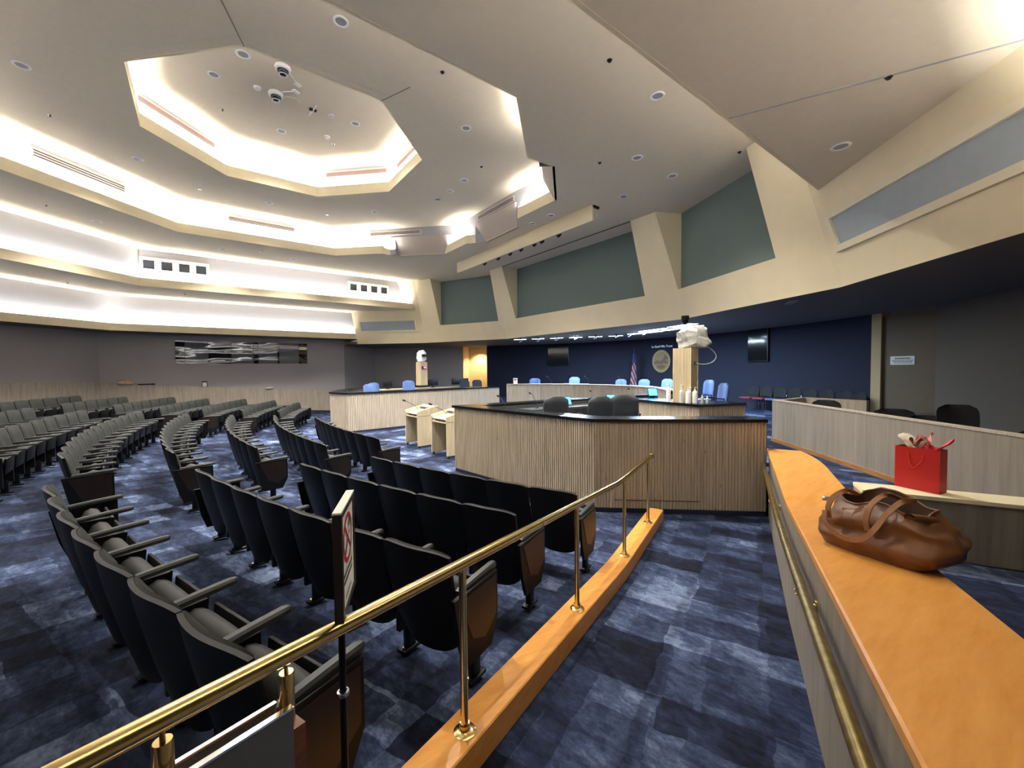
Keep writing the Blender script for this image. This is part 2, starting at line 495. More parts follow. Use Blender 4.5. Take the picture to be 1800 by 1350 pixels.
# risers
def riser(pts, z0, z1, closed, name='wall_riser'):
    mb = MB(); P = pts + [pts[0]] if closed else pts
    for a, b in zip(P, P[1:]):
        mb.face([(a[0], a[1], z0), (b[0], b[1], z0), (b[0], b[1], z1), (a[0], a[1], z1)])
    return struct(mb.build(name, 'riser_paint', smooth=0))
TR = .03
riser(octa(AP[0] + GAP), HZ[1] - .001, HZ[0], True, 'wall_inner_octagon')
r2 = octa(AP[1] + GAP)
mb = MB()
for i in range(8):
    a, b = r2[i], r2[(i + 1) % 8]
    if i == 1:                                   # towards the dais, cut round the middle pocket
        mb.face([(*a, HZ[2]), (1.15, a[1], HZ[2]), (1.15, a[1], HZ[1]), (*a, HZ[1])])
        mb.face([(-1.15, a[1], HZ[2]), (*b, HZ[2]), (*b, HZ[1]), (-1.15, a[1], HZ[1])])
        mb.face([(1.15, a[1], 7.0), (-1.15, a[1], 7.0), (-1.15, a[1], HZ[1]), (1.15, a[1], HZ[1])])
    elif i in (0, 2):
        m = lerp(a, b, .5)
        p, q = (a, m) if i == 0 else (m, b)
        p2, q2 = (m, b) if i == 0 else (a, m)
        mb.face([(*p, HZ[2]), (*q, HZ[2]), (*q, HZ[1]), (*p, HZ[1])])
        mb.face([(*p2, 7.0), (*q2, 7.0), (*q2, HZ[1]), (*p2, HZ[1])])
    else:
        mb.face([(*a, HZ[2]), (*b, HZ[2]), (*b, HZ[1]), (*a, HZ[1])])
struct(mb.build('wall_second_tier', 'riser_paint', smooth=0))
g3 = AP[2] + GAP
riser([(g3, 7.4), (g3, -h3), (h3, -g3), (-h3, -g3), (-g3, -h3), (-g3, 7.4)], HZ[3], HZ[2], False, 'wall_third_tier')
riser([(a4, 5.2), (a4, -h4), (h4, -a4), (-h4, -a4), (-a4, -h4), (-a4, 5.2)], HZ[4], HZ[3], False, 'wall_fourth_tier')
# lips that hide the cove tubes
LIP = .28
def lip(n, pts, z, closed=False, sgn=1):
    """pts run so that the room's centre is on their left"""
    mb = MB()
    out = offset_path(pts, .045, closed)
    P = list(zip(pts, out))
    if closed: P.append(P[0])
    for (a, ao), (b, bo) in zip(P, P[1:]):
        mb.face([(*a, z), (*b, z), (*b, z + LIP), (*a, z + LIP)])
        mb.face([(*ao, z), (*bo, z), (*bo, z + LIP), (*ao, z + LIP)])
        mb.face([(*a, z + LIP), (*b, z + LIP), (*bo, z + LIP), (*ao, z + LIP)])
        mb.face([(*a, z), (*b, z), (*bo, z), (*ao, z)])
    return struct(mb.build('trim_%d' % n, 'lip_paint', smooth=0))
lip(1, octa(AP[0]), HZ[1] - .002, True)
lip(2, [pk[9], o2[3], o2[4], o2[5], o2[6], o2[7], o2[0], pk[0]], HZ[2] - .002)
lip(3, [pk[2], pk[3], pk[4]], HZ[2] - .002)
lip(4, [pk[5], pk[6], pk[7]], HZ[2] - .002)
lip(5, [pk[0], pk[1]], HZ[2] - .002)
lip(6, [pk[8], pk[9]], HZ[2] - .002)
lip(7, list(reversed(rim3))[0:0] or [(-AP[2], 7.6), (-AP[2], -h3), (-h3, -AP[2]), (h3, -AP[2]), (AP[2], -h3), (AP[2], 7.6)], HZ[3] - .002)
lip(8, [(-AP[3], 4.9), (-AP[3], -h4), (-h4, -AP[3]), (h4, -AP[3]), (AP[3], -h4), (AP[3], 4.9)], HZ[4] - .002)
# slanted pocket panels of the second tier
def pocket(lab, a, b, n_, ra, rb):
    """a, b: pocket's outer bottom corners; n_: inward unit normal"""
    e = .22
    d = ((b[0] - a[0]), (b[1] - a[1])); L = hypot(*d); d = (d[0] / L, d[1] / L)
    t0 = (a[0] - d[0] * e + n_[0] * .30, a[1] - d[1] * e + n_[1] * .30); t1 = (b[0] + d[0] * e + n_[0] * .30, b[1] + d[1] * e + n_[1] * .30)
    base = thing('loudspeaker_cover', lab, 'ceiling panel', (*lerp(a, b, .5), HZ[2]))
    mb = MB()
    f = [(*t0, 7.02), (*t1, 7.02), (*b, HZ[2]), (*a, HZ[2])]
    bk = [(p[0] - n_[0] * .05, p[1] - n_[1] * .05, p[2]) for p in f]
    mb.face(f); mb.face(list(reversed(bk)))
    for i in range(4): mb.face([f[i], f[(i + 1) % 4], bk[(i + 1) % 4], bk[i]])
    mb.build('panel', 'flap_paint', base, smooth=0)
    mb = MB()
    q = [lerp(f[3], f[2], .02), lerp(f[3], f[2], .98)]
    mb.tube([(q[0][0] + n_[0] * .01, q[0][1] + n_[1] * .01, HZ[2] + .012), (q[1][0] + n_[0] * .01, q[1][1] + n_[1] * .01, HZ[2] + .012)], .012, 6)
    mb.build('edge_bead', 'lip_paint', base)
    for tp, bt, rs in ((f[0], f[3], ra), (f[1], f[2], rb)):
        mb = MB(); mb.face([(*rs, 7.0), tp, bt, (*rs, HZ[2])]); mb.build('cheek', 'riser_paint', base, smooth=0)
r_ = 1 / sqrt(2)
pocket('slanted grey ceiling panel in the notch nearest the hanging light valance', (.87, 5.93), (-.87, 5.93), (0, -1), (1.15, AP[1] + GAP), (-1.15, AP[1] + GAP))
pocket('slanted grey ceiling panel left of the middle notch in the second tier', (-2.97, 5.45), (-4.20, 4.24), (r_, -r_), r2[2], lerp(r2[2], r2[3], .5))
pocket('slanted grey ceiling panel seen edge-on, rightmost notch of second tier', (4.20, 4.24), (2.97, 5.472), (-r_, -r_), lerp(r2[0], r2[1], .5), r2[1])

# ------------------------------------------------------------------ setting: proscenium wall that leans into the room
PV = [(-11.0, 4.65), (-8.4, 7.25), (-4.2, 9.25), (4.2, 9.25), (8.4, 7.25), (11.0, 4.65)]
ZB = 3.5
LEAN = .34
def pv(z): return offset_path(PV, LEAN * (z - ZB))      # to the right of the direction = into the room
def pwall(i, s_, z):
    """point on facet i at run s_ (measured on its foot line) and height z"""
    a, b = PV[i], PV[i + 1]; L = hypot(b[0] - a[0], b[1] - a[1])
    d = ((b[0] - a[0]) / L, (b[1] - a[1]) / L); n_ = (d[1], -d[0]); k = LEAN * (z - ZB)
    return (a[0] + d[0] * s_ + n_[0] * k, a[1] + d[1] * s_ + n_[1] * k, z)
ZS, ZT = 4.3, HZ[2]
OPEN = {1: (1.12, 4.36), 2: (1.0, 7.4), 3: (.29, 3.55)}
top, mid, bot = pv(ZT), pv(ZS), pv(ZB)
mb = MB(); teal = MB(); rev = MB()
for i in range(5):
    if i in OPEN:
        s0, s1 = OPEN[i]
        A_, B_ = pwall(i, s0, ZS), pwall(i, s1, ZS)
        At, Bt = pwall(i, s0, ZT), pwall(i, s1, ZT)
        Ab, Bb = pwall(i, s0, ZB), pwall(i, s1, ZB)
        mb.face([(*bot[i], ZB), Ab, A_, (*mid[i], ZS)]); mb.face([Ab, Bb, B_, A_]); mb.face([Bb, (*bot[i + 1], ZB), (*mid[i + 1], ZS), B_])
        mb.face([(*mid[i], ZS), A_, At, (*top[i], ZT)]); mb.face([B_, (*mid[i + 1], ZS), (*top[i + 1], ZT), Bt])
        a, b = PV[i], PV[i + 1]; L = hypot(b[0] - a[0], b[1] - a[1]); n_ = ((b[1] - a[1]) / L, -(b[0] - a[0]) / L)
        dp = .10
        A2 = (A_[0] - n_[0] * dp, A_[1] - n_[1] * dp, ZS); B2 = (B_[0] - n_[0] * dp, B_[1] - n_[1] * dp, ZS)
        A3 = (A2[0], A2[1], ZT); B3 = (B2[0], B2[1], ZT)
        teal.face([A2, B2, B3, A3])
        rev.face([A_, A2, A3, At]); rev.face([B_, Bt, B3, B2]); rev.face([A_, B_, B2, A2])
    else:
        zt = HZ[2]
        tt = pv(zt)
        if i == 0: mb.face([(*bot[0], ZB), (*bot[1], ZB), (*tt[1], zt), (*tt[0], zt)])
        else: mb.face([(*bot[4], ZB), (*bot[5], ZB), (*tt[5], zt), (*tt[4], zt)])
wf = struct(mb.build('wall_front', 'cream_wall', smooth=0))
struct(teal.build('wall_front_panel', 'teal_fabric', wf, smooth=0)).__setitem__('label', 'grey-green fabric panels set back in the cream wall')
rev.build('reveal', 'lip_paint', wf, smooth=0)
wf['label'] = 'cream wall leaning over the dais with three grey-green panels'
# framed strips on the two end walls
def end_frame(i, s0, s1, lab):
    base = thing('framed_panel', lab, 'wall panel', pwall(i, (s0 + s1) / 2, 4.05))
    def q(s_, z, out): 
        p = pwall(i, s_, z); a, b = PV[i], PV[i + 1]; L = hypot(b[0] - a[0], b[1] - a[1]); n_ = ((b[1] - a[1]) / L, -(b[0] - a[0]) / L)
        return (p[0] + n_[0] * out, p[1] + n_[1] * out, z)
    z0, z1, fw, pr = 4.05, 4.69, .10, .05
    mb = MB()
    for (u0, u1, v0, v1) in ((s0, s1, z0, z0 + fw), (s0, s1, z1 - fw, z1), (s0, s0 + fw, z0 + fw, z1 - fw), (s1 - fw, s1, z0 + fw, z1 - fw)):
        f = [q(u0, v0, pr), q(u1, v0, pr), q(u1, v1, pr), q(u0, v1, pr)]
        k = [q(u0, v0, .001), q(u1, v0, .001), q(u1, v1, .001), q(u0, v1, .001)]
        mb.face(f)
        for j in range(4): mb.face([f[j], f[(j + 1) % 4], k[(j + 1) % 4], k[j]])
    mb.build('frame', 'frame_cream', base, smooth=0)
    mb = MB(); mb.face([q(s0 + fw, z0 + fw, .006), q(s1 - fw, z0 + fw, .006), q(s1 - fw, z1 - fw, .006), q(s0 + fw, z1 - fw, .006)])
    mb.build('infill', 'bluegrey_panel', base, smooth=0)
end_frame(4, .27, 3.5, 'long framed blue-grey panel high on the wall at the right edge')
end_frame(0, .28, 3.35, 'small far framed blue-grey panel below the last bright cove')

# soffit over the dais
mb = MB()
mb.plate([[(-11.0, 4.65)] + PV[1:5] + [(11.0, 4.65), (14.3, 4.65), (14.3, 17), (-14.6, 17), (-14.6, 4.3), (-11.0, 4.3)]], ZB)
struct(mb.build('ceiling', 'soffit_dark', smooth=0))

# ------------------------------------------------------------------ setting: walls below
def wall(name, a, b, z0, z1, mat, thick=.15):
    d = ((b[0] - a[0]), (b[1] - a[1])); L = hypot(*d); n_ = (d[1] / L, -d[0] / L)   # right of a->b = room side
    mb = MB()
    mb.prism([a, b, (b[0] - n_[0] * thick, b[1] - n_[1] * thick), (a[0] - n_[0] * thick, a[1] - n_[1] * thick)], z0, z1)
    return struct(mb.build(name, mat, smooth=0))
# rear wall with the control-booth window
BW0, BW1, BWZ0, BWZ1 = -2.70, 2.50, 2.52, 3.53
mb = MB()
X = -aw
for (y0, y1, z0, z1) in ((-hw, BW0, 0, 3.76), (BW1, 4.3, 0, 3.76), (BW0, BW1, 0, BWZ0), (BW0, BW1, BWZ1, 3.76)):
    mb.prism([(X, y0), (X, y1), (X - .15, y1), (X - .15, y0)], z0, z1)
wl = struct(mb.build('wall_left', 'taupe_fabric', smooth=0))
wall('wall_left_rear', (-hw, -aw), (-aw, -hw), 0, 3.76, 'taupe_fabric')
wall('wall_rear', (12.9, -aw), (-hw, -aw), 0, 3.76, 'taupe_fabric')
wall('wall_far_side', (-aw, 4.3), (-14.3, 6.64), 0, 3.76, 'taupe_fabric')
wall('wall_far_dais', (-14.3, 6.64), (-10.36, 10.57), 0, 3.5, 'taupe_fabric')
wall('wall_right', (9.05, 12.15), (12.9, 6.3), 0, 3.5, 'taupe_warm')
wall('wall_right_side', (12.9, 6.3), (12.9, -aw), 0, 3.76, 'taupe_warm')
# wood wainscot that follows the sloping floor
def wainscot(name, pts):
    P = []
    for a, b in zip(pts, pts[1:]):
        n = max(2, int(hypot(b[0] - a[0], b[1] - a[1]) / .5))
        P += [lerp(a, b, k / n) for k in range(n)]
    P.append(pts[-1])
    out = offset_path(P, .03)
    mb = MB()
    zt = [floor_z(*p) + 1.03 for p in P]; zf = [floor_z(*p) - .02 for p in P]
    rows = [[(*o_, a_) for o_, a_ in zip(out, zf)], [(*o_, a_) for o_, a_ in zip(out, zt)], [(*p, a_ + .0) for p, a_ in zip(P, zt)]]
    mb.grid(rows)
    return struct(mb.build(name, 'far_oak', smooth=0))
wainscot('trim_20', [(-aw + .001, 4.28), (-aw + .001, -hw)][::-1])
wainscot('trim_21', [(-hw, -aw + .001), (-aw + .001, -hw)])

# curved navy wall behind the dais
BC, BR = (0, 2.3), 13.0
def blue(x, out=0.0):
    r = BR - out
    a = math.asin(x / BR)
    return (BC[0] + r * sin(a), BC[1] + r * cos(a))
xs = [-9.2 + (7.75 + 9.2) * i / 40 for i in range(41)]
mb = MB()
pts = [blue(x) for x in xs]; bk = [blue(x, -.15) for x in xs]
mb.grid([[(*p, .5) for p in pts], [(*p, ZB) for p in pts], [(*p, ZB) for p in bk], [(*p, .5) for p in bk]])
struct(mb.build('wall_back', 'navy_wall', smooth=50))
# alcove with a door on the far side, lit by a warm downlight
e0 = blue(-9.2)
wall('wall_alcove_far', (-10.95, 11.35), (-10.0, 12.25), .5, ZB, 'warm_plaster')
wall('wall_alcove_jamb', (-10.36, 10.57), (-10.95, 11.35), .5, ZB, 'warm_plaster')
wall('wall_alcove_side', (-10.0, 12.25), (e0[0], e0[1]), .5, ZB, 'warm_plaster')
# alcove at the right: pale jamb, brown door with a notice
e1 = blue(7.75)
wall('wall_jamb_right', (e1[0], e1[1]), (e1[0] + .22, e1[1] - .1), .5, ZB, 'warm_plaster', .3)
dr = wall('door_1', (e1[0] + .22, e1[1] - .02), (9.05, 12.15), .5, ZB - .1, 'beige_door')

# ------------------------------------------------------------------ setting: small breaks in the ceiling and its slots
def seam(n, a, b, z, wd=.012, mat='lip_dark'):
    d = (b[0] - a[0], b[1] - a[1]); L = hypot(*d); m_ = lerp(a, b, .5)
    mb = MB(); mb.box((m_[0], m_[1], z - .003), (L, wd, .006), math.atan2(d[1], d[0]))
    struct(mb.build('trim_%d' % n, mat, smooth=0))
o1 = octa(AP[0])
seam(31, o1[7], o2[7], HZ[1]); seam(32, o1[0], lerp(o1[0], o2[0], .25), HZ[1])
seam(33, (8.26, 3.34), (11.0, 4.58), HZ[3], .02, 'riser_paint')
seam(34, (-3.4, 8.30), (3.3, 8.30), HZ[2], .05, 'dark_slot')

# ------------------------------------------------------------------ auditorium seats
def make_seat():
    t_ = thing('auditorium_seat', 'black folding auditorium seat', 'seat')
    nu, nv = 10, 7
    def back(u, v, out):
        hw_ = .270 - .018 * (1 - v) - .035 * max(0, .22 - v) / .22
        x = u * hw_
        y = .15 * (1 - v) ** 1.2 + .05 * u * u + out
        z = .17 + (.857 - .17) * v - .028 * abs(u) ** 4 * v + .05 * abs(u) ** 4 * max(0, .2 - v) * 5
        return (x, y, z)
    mb = MB()                       # moulded outer shell
    for o_ in (0.0, .022):
        mb.grid([[back(-1 + 2 * i / nu, j / nv, o_) for i in range(nu + 1)] for j in range(nv + 1)])
    ring = lambda o_: [back(-1 + 2 * i / nu, 0, o_) for i in range(nu + 1)] + [back(1, j / nv, o_) for j in range(1, nv + 1)] + \
        [back(1 - 2 * i / nu, 1, o_) for i in range(1, nu + 1)] + [back(-1, 1 - j / nv, o_) for j in range(1, nv)]
    mb.grid([ring(0.0), ring(.022)], closed=True)
    bmesh.ops.remove_doubles(mb.bm, verts=mb.bm.verts[:], dist=.0005)
    mb.build('back_shell', 'seat_shell', t_, False, 40)
    mb = MB()                       # padded front
    def pad(u, v, k):
        x, y, z = back(u * .955, .24 + v * .755, .024)
        th = .058 * (1 - abs(u) ** 6 * .75) * (1 - (2 * v - 1) ** 8 * .75)
        return (x, y + th * k, z + (.006 if k and v > .9 else 0))
    mb.grid([[pad(-1 + 2 * i / nu, j / nv, 1) for i in range(nu + 1)] for j in range(nv + 1)])
    mb.grid([[pad(-1 + 2 * i / nu, j / nv, 0) for i in range(nu + 1)] for j in range(nv + 1)])
    rp = lambda k: [pad(-1 + 2 * i / nu, 0, k) for i in range(nu + 1)] + [pad(1, j / nv, k) for j in range(1, nv + 1)] + \
        [pad(1 - 2 * i / nu, 1, k) for i in range(1, nu + 1)] + [pad(-1, 1 - j / nv, k) for j in range(1, nv)]
    mb.grid([rp(0), rp(1)], closed=True)
    bmesh.ops.remove_doubles(mb.bm, verts=mb.bm.verts[:], dist=.0005)
    mb.build('back_pad', 'seat_fabric', t_, False, 50)
    mb = MB()                       # tipped-up cushion: rounded roll seen from above
    prof = [(.215, .36), (.20, .43), (.215, .51), (.245, .565), (.29, .585), (.33, .57), (.352, .53), (.345, .46), (.315, .37), (.27, .34)]
    rows = []
    for i in range(9):
        u = -1 + 2 * i / 8; k = 1 - .10 * abs(u) ** 4
        rows.append([(u * .232, .28 + (y - .28) * k, .46 + (z - .46) * k) for y, z in prof])
    mb.grid(rows, closed=True, cap=True)
    cu = mb.build('seat_cushion', 'seat_vinyl', t_, False, 50)
    mb = MB(); mb.box((0, .372, .455), (.44, .022, .22), 0, .008, rx=-.10)
    mb.build('seat_pan', 'seat_shell', cu, False)
    def standard(s_):
        mb = MB()
        mb.prism([(s_ * .275 - .016, .17), (s_ * .275 + .016, .17), (s_ * .275 + .016, .36), (s_ * .275 - .016, .36)], .17, .585)
        mb.box((s_ * .275, .27, .10), (.045, .075, .2), 0, .006)
        mb.box((s_ * .275, .27, .012), (.075, .16, .024), 0, .006)
        return mb.build('leg', 'dark_metal', t_, False)
    def arm(s_):
        mb = MB()
        prof = [(-.027, 0), (-.027, .022), (-.016, .034), (.016, .034), (.027, .022), (.027, 0)]
        rows = []
        for y, z, k in ((.115, .585, .8), (.14, .588, 1), (.32, .600, 1), (.47, .606, 1), (.50, .608, .75), (.51, .610, .35)):
            rows.append([(s_ * .275 + x * k, y, z + zz * (.4 + .6 * k)) for x, zz in prof])
        mb.grid(rows, closed=True, cap=True)
        return mb.build('armrest', 'arm_plastic', t_, False, 40)
    standard(1); arm(1)
    for s_ in (-1,):
        lg = standard(s_); ar = arm(s_)
    # small bright bolts on the feet
    mb = MB()
    mb.lathe([(.0, .026), (.012, .026), (.009, .036), (0, .036)], (.275, .215, 0), 8, False)
    mb.build('floor_bolt', 'chrome', t_, False)
    return t_, lg, ar
def end_panel(t_, s_):
    mb = MB()
    pl = [(.035, .60), (.475, .60), (.475, .30), (.40, .15), (.14, .15), (.09, .30)]
    x0 = s_ * .305
    mb.grid([[(x0 - .013, y, z) for y, z in pl], [(x0 + .013, y, z) for y, z in pl]], closed=True, cap=True)
    e = mb.build('end_panel', 'seat_shell', t_, False, 20)
    mb = MB()
    pi_ = [(.09, .575), (.455, .575), (.455, .33), (.33, .24), (.20, .30)]
    xo = x0 + s_ * .0145
    mb.grid([[(xo - .002, y, z) for y, z in pi_], [(xo + .002, y, z) for y, z in pi_]], closed=True, cap=True)
    mb.build('wood_inlay', 'inlay_walnut', e, False, 20)
    return e
seat0, legL, armL = make_seat()
# three patterns: inner seat (own right arm only), plus seats that close a row on either side
tmpl = {}
def variant(left_arm, ends):
    key = (left_arm, ends)
    if key in tmpl: return tmpl[key]
    r = seat0.copy(); COL.objects.link(r); WORLD[r.name] = Matrix.Identity(4)
    for ch in [c for c in bpy.data.objects if c.parent == seat0]:
        if not left_arm and ch in (legL, armL): continue
        c = ch.copy(); COL.objects.link(c); c.parent = r; WORLD[c.name] = Matrix.Identity(4)
        for g in [g for g in bpy.data.objects if g.parent == ch]:
            d = g.copy(); COL.objects.link(d); d.parent = c
    for s_ in ends: end_panel(r, s_)
    register(r)
    tmpl[key] = r
    return r
ORD = ['first', 'second', 'third', 'fourth', 'fifth', 'sixth', 'seventh', 'eighth', 'ninth', 'tenth', 'eleventh', 'twelfth', 'thirteenth', 'fourteenth', 'fifteenth']
used = set()
def in_view(x, y):
    """keep only seats the photograph can see: drop the ones behind the left edge of the view"""
    dx, dy = x - 10.645, y + 1.822
    f_ = -dx * .7951 + dy * .6065; r_x = dx * .6065 + dy * .7951
    return f_ > .3 and r_x / f_ > -1.36
def row(block, k, last, n, group):
    """last: bearing of the seat at the ramp-side end (degrees), n seats going away from it"""
    R = R1 + DR * k + (.08 if (block, k) == ('near', 3) else 0.0)
    st = math.degrees(.55 / R)
    rowno = {'near': k, 'mid': k + 1, 'far': k}[block]
    for j in range(n):
        th = last - st * j
        x, y = polar(R, th)
        if not in_view(x, y): continue
        z = floor_z(x, y)
        right_end, left_end = j == 0, j == n - 1
        ends = (() if not right_end else (1,)) + (() if not left_end else (-1,))
        v = variant(left_end, ends)
        if block == 'near': lab = 'black folding seat, %s from the ramp railing, %s row of block beside the ramp' % (ORD[j], ORD[rowno])
        elif block == 'mid': lab = 'black folding seat, %s from the nearer aisle, %s row of the middle block' % (ORD[j], ORD[rowno])
        else: lab = 'black folding seat, %s from the middle aisle, %s row of the farthest block' % (ORD[j], ORD[rowno])
        o = copy_thing(v, (x, y, z), radians(th), lab, group)
g_ = 'seats in the block beside the ramp'
row('near', 0, 22.0, 6, g_); row('near', 1, 21.65, 6, g_); row('near', 2, 22.05, 7, g_); row('near', 3, 22.1, 7, g_)
g_ = 'seats in the middle block'
for k, last, n in ((-1, 7.7, 9), (0, 7.85, 11), (1, 7.6, 11), (2, 8.0, 12), (3, 8.0, 13), (4, 7.6, 13), (5, 7.6, 14)): row('mid', k, last, n, g_)
g_ = 'seats in the farthest block'
for k, last, n in ((0, -13.6, 7), (1, -13.6, 8), (2, -13.6, 8), (3, -13.6, 7), (4, -13.6, 7), (5, -13.3, 6), (6, -12.6, 6)): row('far', k, last, n, g_)
# remove the patterns themselves
for r in [seat0] + list(tmpl.values()):
    for c in [c for c in bpy.data.objects if c.parent == r]:
        for g in [g for g in bpy.data.objects if g.parent == c]: bpy.data.objects.remove(g, do_unlink=True)
        bpy.data.objects.remove(c, do_unlink=True)
    bpy.data.objects.remove(r, do_unlink=True)

# ------------------------------------------------------------------ ramp: curb, railing, half wall, handrail
RA = (9.465, -2.05); RD = (-.3646, .9311); RN = (.9311, .3646)
RH = .965
def rp_(s_, off=0.0): return (RA[0] + RD[0] * s_ + RN[0] * off, RA[1] + RD[1] * s_ + RN[1] * off)
def along(s_, off, h):
    p = rp_(s_, off); return (*p, floor_z(*p) + h)
def sweep(path_fn, s0, s1, prof, n=24):
    """prof: (offset, height over floor) loop"""
    rows = []
    for i in range(n + 1):
        s_ = s0 + (s1 - s0) * i / n
        rows.append([path_fn(s_, o_, h_) for o_, h_ in prof])
    mb = MB(); mb.grid(rows, closed=True, cap=True)
    return mb
CURB_S0, CURB_S1 = .50, 5.58
cb = sweep(along, CURB_S0, CURB_S1, [(-.115, -.02), (-.115, .145), (-.108, .152), (.068, .152), (.075, .145), (.075, -.02)]).build('ramp_curb', 'orange_oak', smooth=30)
tag(cb, 'orange oak curb under the brass railing along the ramp', 'curb')

rail = thing('ramp_railing', 'polished brass railing with posts standing on the orange curb', 'railing', along(2.9, 0, .15))
pts = [along(s_, 0, RH) for s_ in (-.45, .5, 1.5, 2.5, 3.3, 3.7, 4.1, 5.2)]
mb = MB(); mb.tube(pts, .026, 14); mb.build('rail_pipe', 'brass', rail)
mb = MB(); mb.lathe([(0, -.034), (.02, -.03), (.032, -.012), (.034, 0), (.032, .012), (.02, .03), (0, .034)], pts[-1], 14, False); mb.build('rail_end_cap', 'brass', rail)
for s_ in (1.261, 2.661, 3.948, 4.997):
    p = along(s_, 0, .15)
    mb = MB(); mb.tube([(p[0], p[1], p[2]), (p[0], p[1], p[2] + .80)], .0185, 12)
    po = mb.build('post', 'brass', rail)
    mb = MB(); mb.lathe([(0, 0), (.054, 0), (.054, .008), (.046, .014), (.026, .018), (.026, .045), (.022, .05), (0, .05)], p, 18, False)
    mb.build('flange', 'brass', po)
    mb = MB(); mb.box((p[0], p[1], p[2] + .785), (.05, .022, .012), math.atan2(RD[1], RD[0]), .003)
    for q in (-.02, .02): mb.lathe([(0, 0), (.006, 0), (.006, -.008), (0, -.008)], (p[0] + RD[0] * q, p[1] + RD[1] * q, p[2] + .779), 6, False)
    mb.build('saddle', 'brass', po)
for s_ in (2.05, 3.4):                      # sleeve joints of the pipe
    a, b = along(s_, 0, RH), along(s_ + .012, 0, RH)
    mb = MB(); mb.tube([a, b], .0272, 14); mb.build('joint_ring', 'aged_brass', rail)
for s_ in (.43, .14, -.2):                  # stub posts on the screen below the upper rail
    p = along(s_, 0, .765)
    mb = MB(); mb.lathe([(0, 0), (.021, 0), (.021, .145), (.019, .15), (0, .15)], p, 16, False); st = mb.build('stub_post', 'brass', rail)
    q = [(p[0], p[1], p[2] + .14), (p[0], p[1], p[2] + .17), (p[0] + RD[0] * .01, p[1] + RD[1] * .01, p[2] + .185)]
    mb = MB(); mb.tube(q, .006, 8); mb.build('stem', 'aged_brass', st)

# low screen at the head of the ramp: wood core between two laminate sheets with metal edges
scr = thing('ramp_screen', 'low grey laminate screen with wooden core at the ramp head', 'screen', along(0, 0, 0))
sweep(along, -1.2, .455, [(-.04, 0), (-.04, .77), (.05, .77), (.05, 0)], 6).build('core', 'core_wood', scr, smooth=20)
sweep(along, -1.2, .41, [(.052, 0), (.052, .845), (.066, .845), (.066, 0)], 6).build('laminate_sheet', 'sheet_grey', scr, smooth=20)
sweep(along, -1.2, .412, [(.050, .845), (.050, .851), (.068, .851), (.068, .845)], 6).build('metal_edge', 'chrome', scr, smooth=20)
sweep(along, -1.2, .42, [(-.052, 0), (-.052, .805), (-.042, .805), (-.042, 0)], 6).build('laminate_sheet', 'sheet_grey', scr, smooth=20)
sweep(along, -1.2, .422, [(-.054, .805), (-.054, .811), (-.040, .811), (-.040, .805)], 6).build('metal_edge', 'chrome', scr, smooth=20)

# half wall between the ramp and the side walkway
def walong(s_, off, h):
    p = wp(s_, off); b = wp(s_, 0)
    return (*p, floor_z(*b) + h)
def wtop(s_): return 0.0
hwl = thing('ramp_half_wall', 'grey-brown panelled half wall with a broad orange oak cap', 'half wall', (*wp(4, .25), 0))
S0w = 0.6
sweep(walong, S0w, WL, [(0, -.05), (0, .905), (.47, .905), (.47, -.05)], 40).build('panel', 'grey_oak', hwl, smooth=30)
def cap_pt(s_, off, h):
    e = (WL - s_)
    if e < .9 and off > .25: off = off - .13 * (1 - e / .9) ** 2
    return walong(s_, off, h)
sweep(cap_pt, S0w, WL + .03, [(-.02, .91), (-.02, .944), (-.012, .952), (.502, .952), (.51, .944), (.51, .91)], 44).build('cap', 'orange_oak', hwl, smooth=30)

hr = thing('wall_handrail', 'dull brass handrail fixed to the ramp side of the half wall', 'handrail', walong(4, -.07, .62))
n = 10
pts = [walong(S0w + (WL - .12 - S0w) * i / n, -.068, .745) for i in range(n + 1)]
e_ = pts[-1]
pts += [(e_[0] + WN[0] * .03 + WD[0] * .05, e_[1] + WN[1] * .03 + WD[1] * .05, e_[2] + .0), (e_[0] + WN[0] * .075 + WD[0] * .065, e_[1] + WN[1] * .075 + WD[1] * .065, e_[2])]
mb = MB(); mb.tube(pts, .027, 14); mb.build('rail_pipe', 'aged_brass', hr)
for s_ in (2.18, 4.2, 6.4):
    a = walong(s_, -.068, .725); b = walong(s_, -.068, .685); c = walong(s_, -.002, .67)
    mb = MB(); mb.tube([a, b, c], .008, 8); br = mb.build('bracket', 'brass', hr)
    mb = MB()
    k = [walong(s_, -.012, .67), walong(s_, 0, .67)]
    mb.tube(k, .032, 14); mb.build('rosette', 'brass', br)
    mb = MB()
    for q in (-.03, .03):
        m_ = walong(s_ + q, -.095, .722); mb.lathe([(0, 0), (.007, .001), (.009, .006), (.006, .012), (0, .013)], m_, 8, False)
    mb.build('screws', 'brass', br)

# ------------------------------------------------------------------ no-smoking sign on a post
sg = thing('no_smoking_sign', 'framed no-smoking sign on a short black post beside the railing', 'sign', (9.236, -1.475, .6))
A0, A1 = (9.317, -1.501), (9.084, -1.395)
d_ = (A1[0] - A0[0], A1[1] - A0[1]); L_ = hypot(*d_); d_ = (d_[0] / L_, d_[1] / L_); n_ = (d_[1], -d_[0])     # n_ faces the ramp
ang = math.atan2(d_[1], d_[0])
cx, cy = lerp(A0, A1, .5)
Z0, Z1 = 1.305, 1.655
TH = .027
mb = MB()
for q in (0, 1):
    e = lerp(A0, A1, q)
    sgn_ = 1 if q == 0 else -1
    mb.box((e[0] + d_[0] * .011 * sgn_, e[1] + d_[1] * .011 * sgn_, (Z0 + Z1) / 2 - .002), (.022, TH, Z1 - Z0 - .004), ang)
mb.box((cx, cy, Z1 - .012), (L_ - .044, TH, .016), ang); mb.box((cx, cy, Z0 + .012), (L_ - .044, TH, .02), ang)
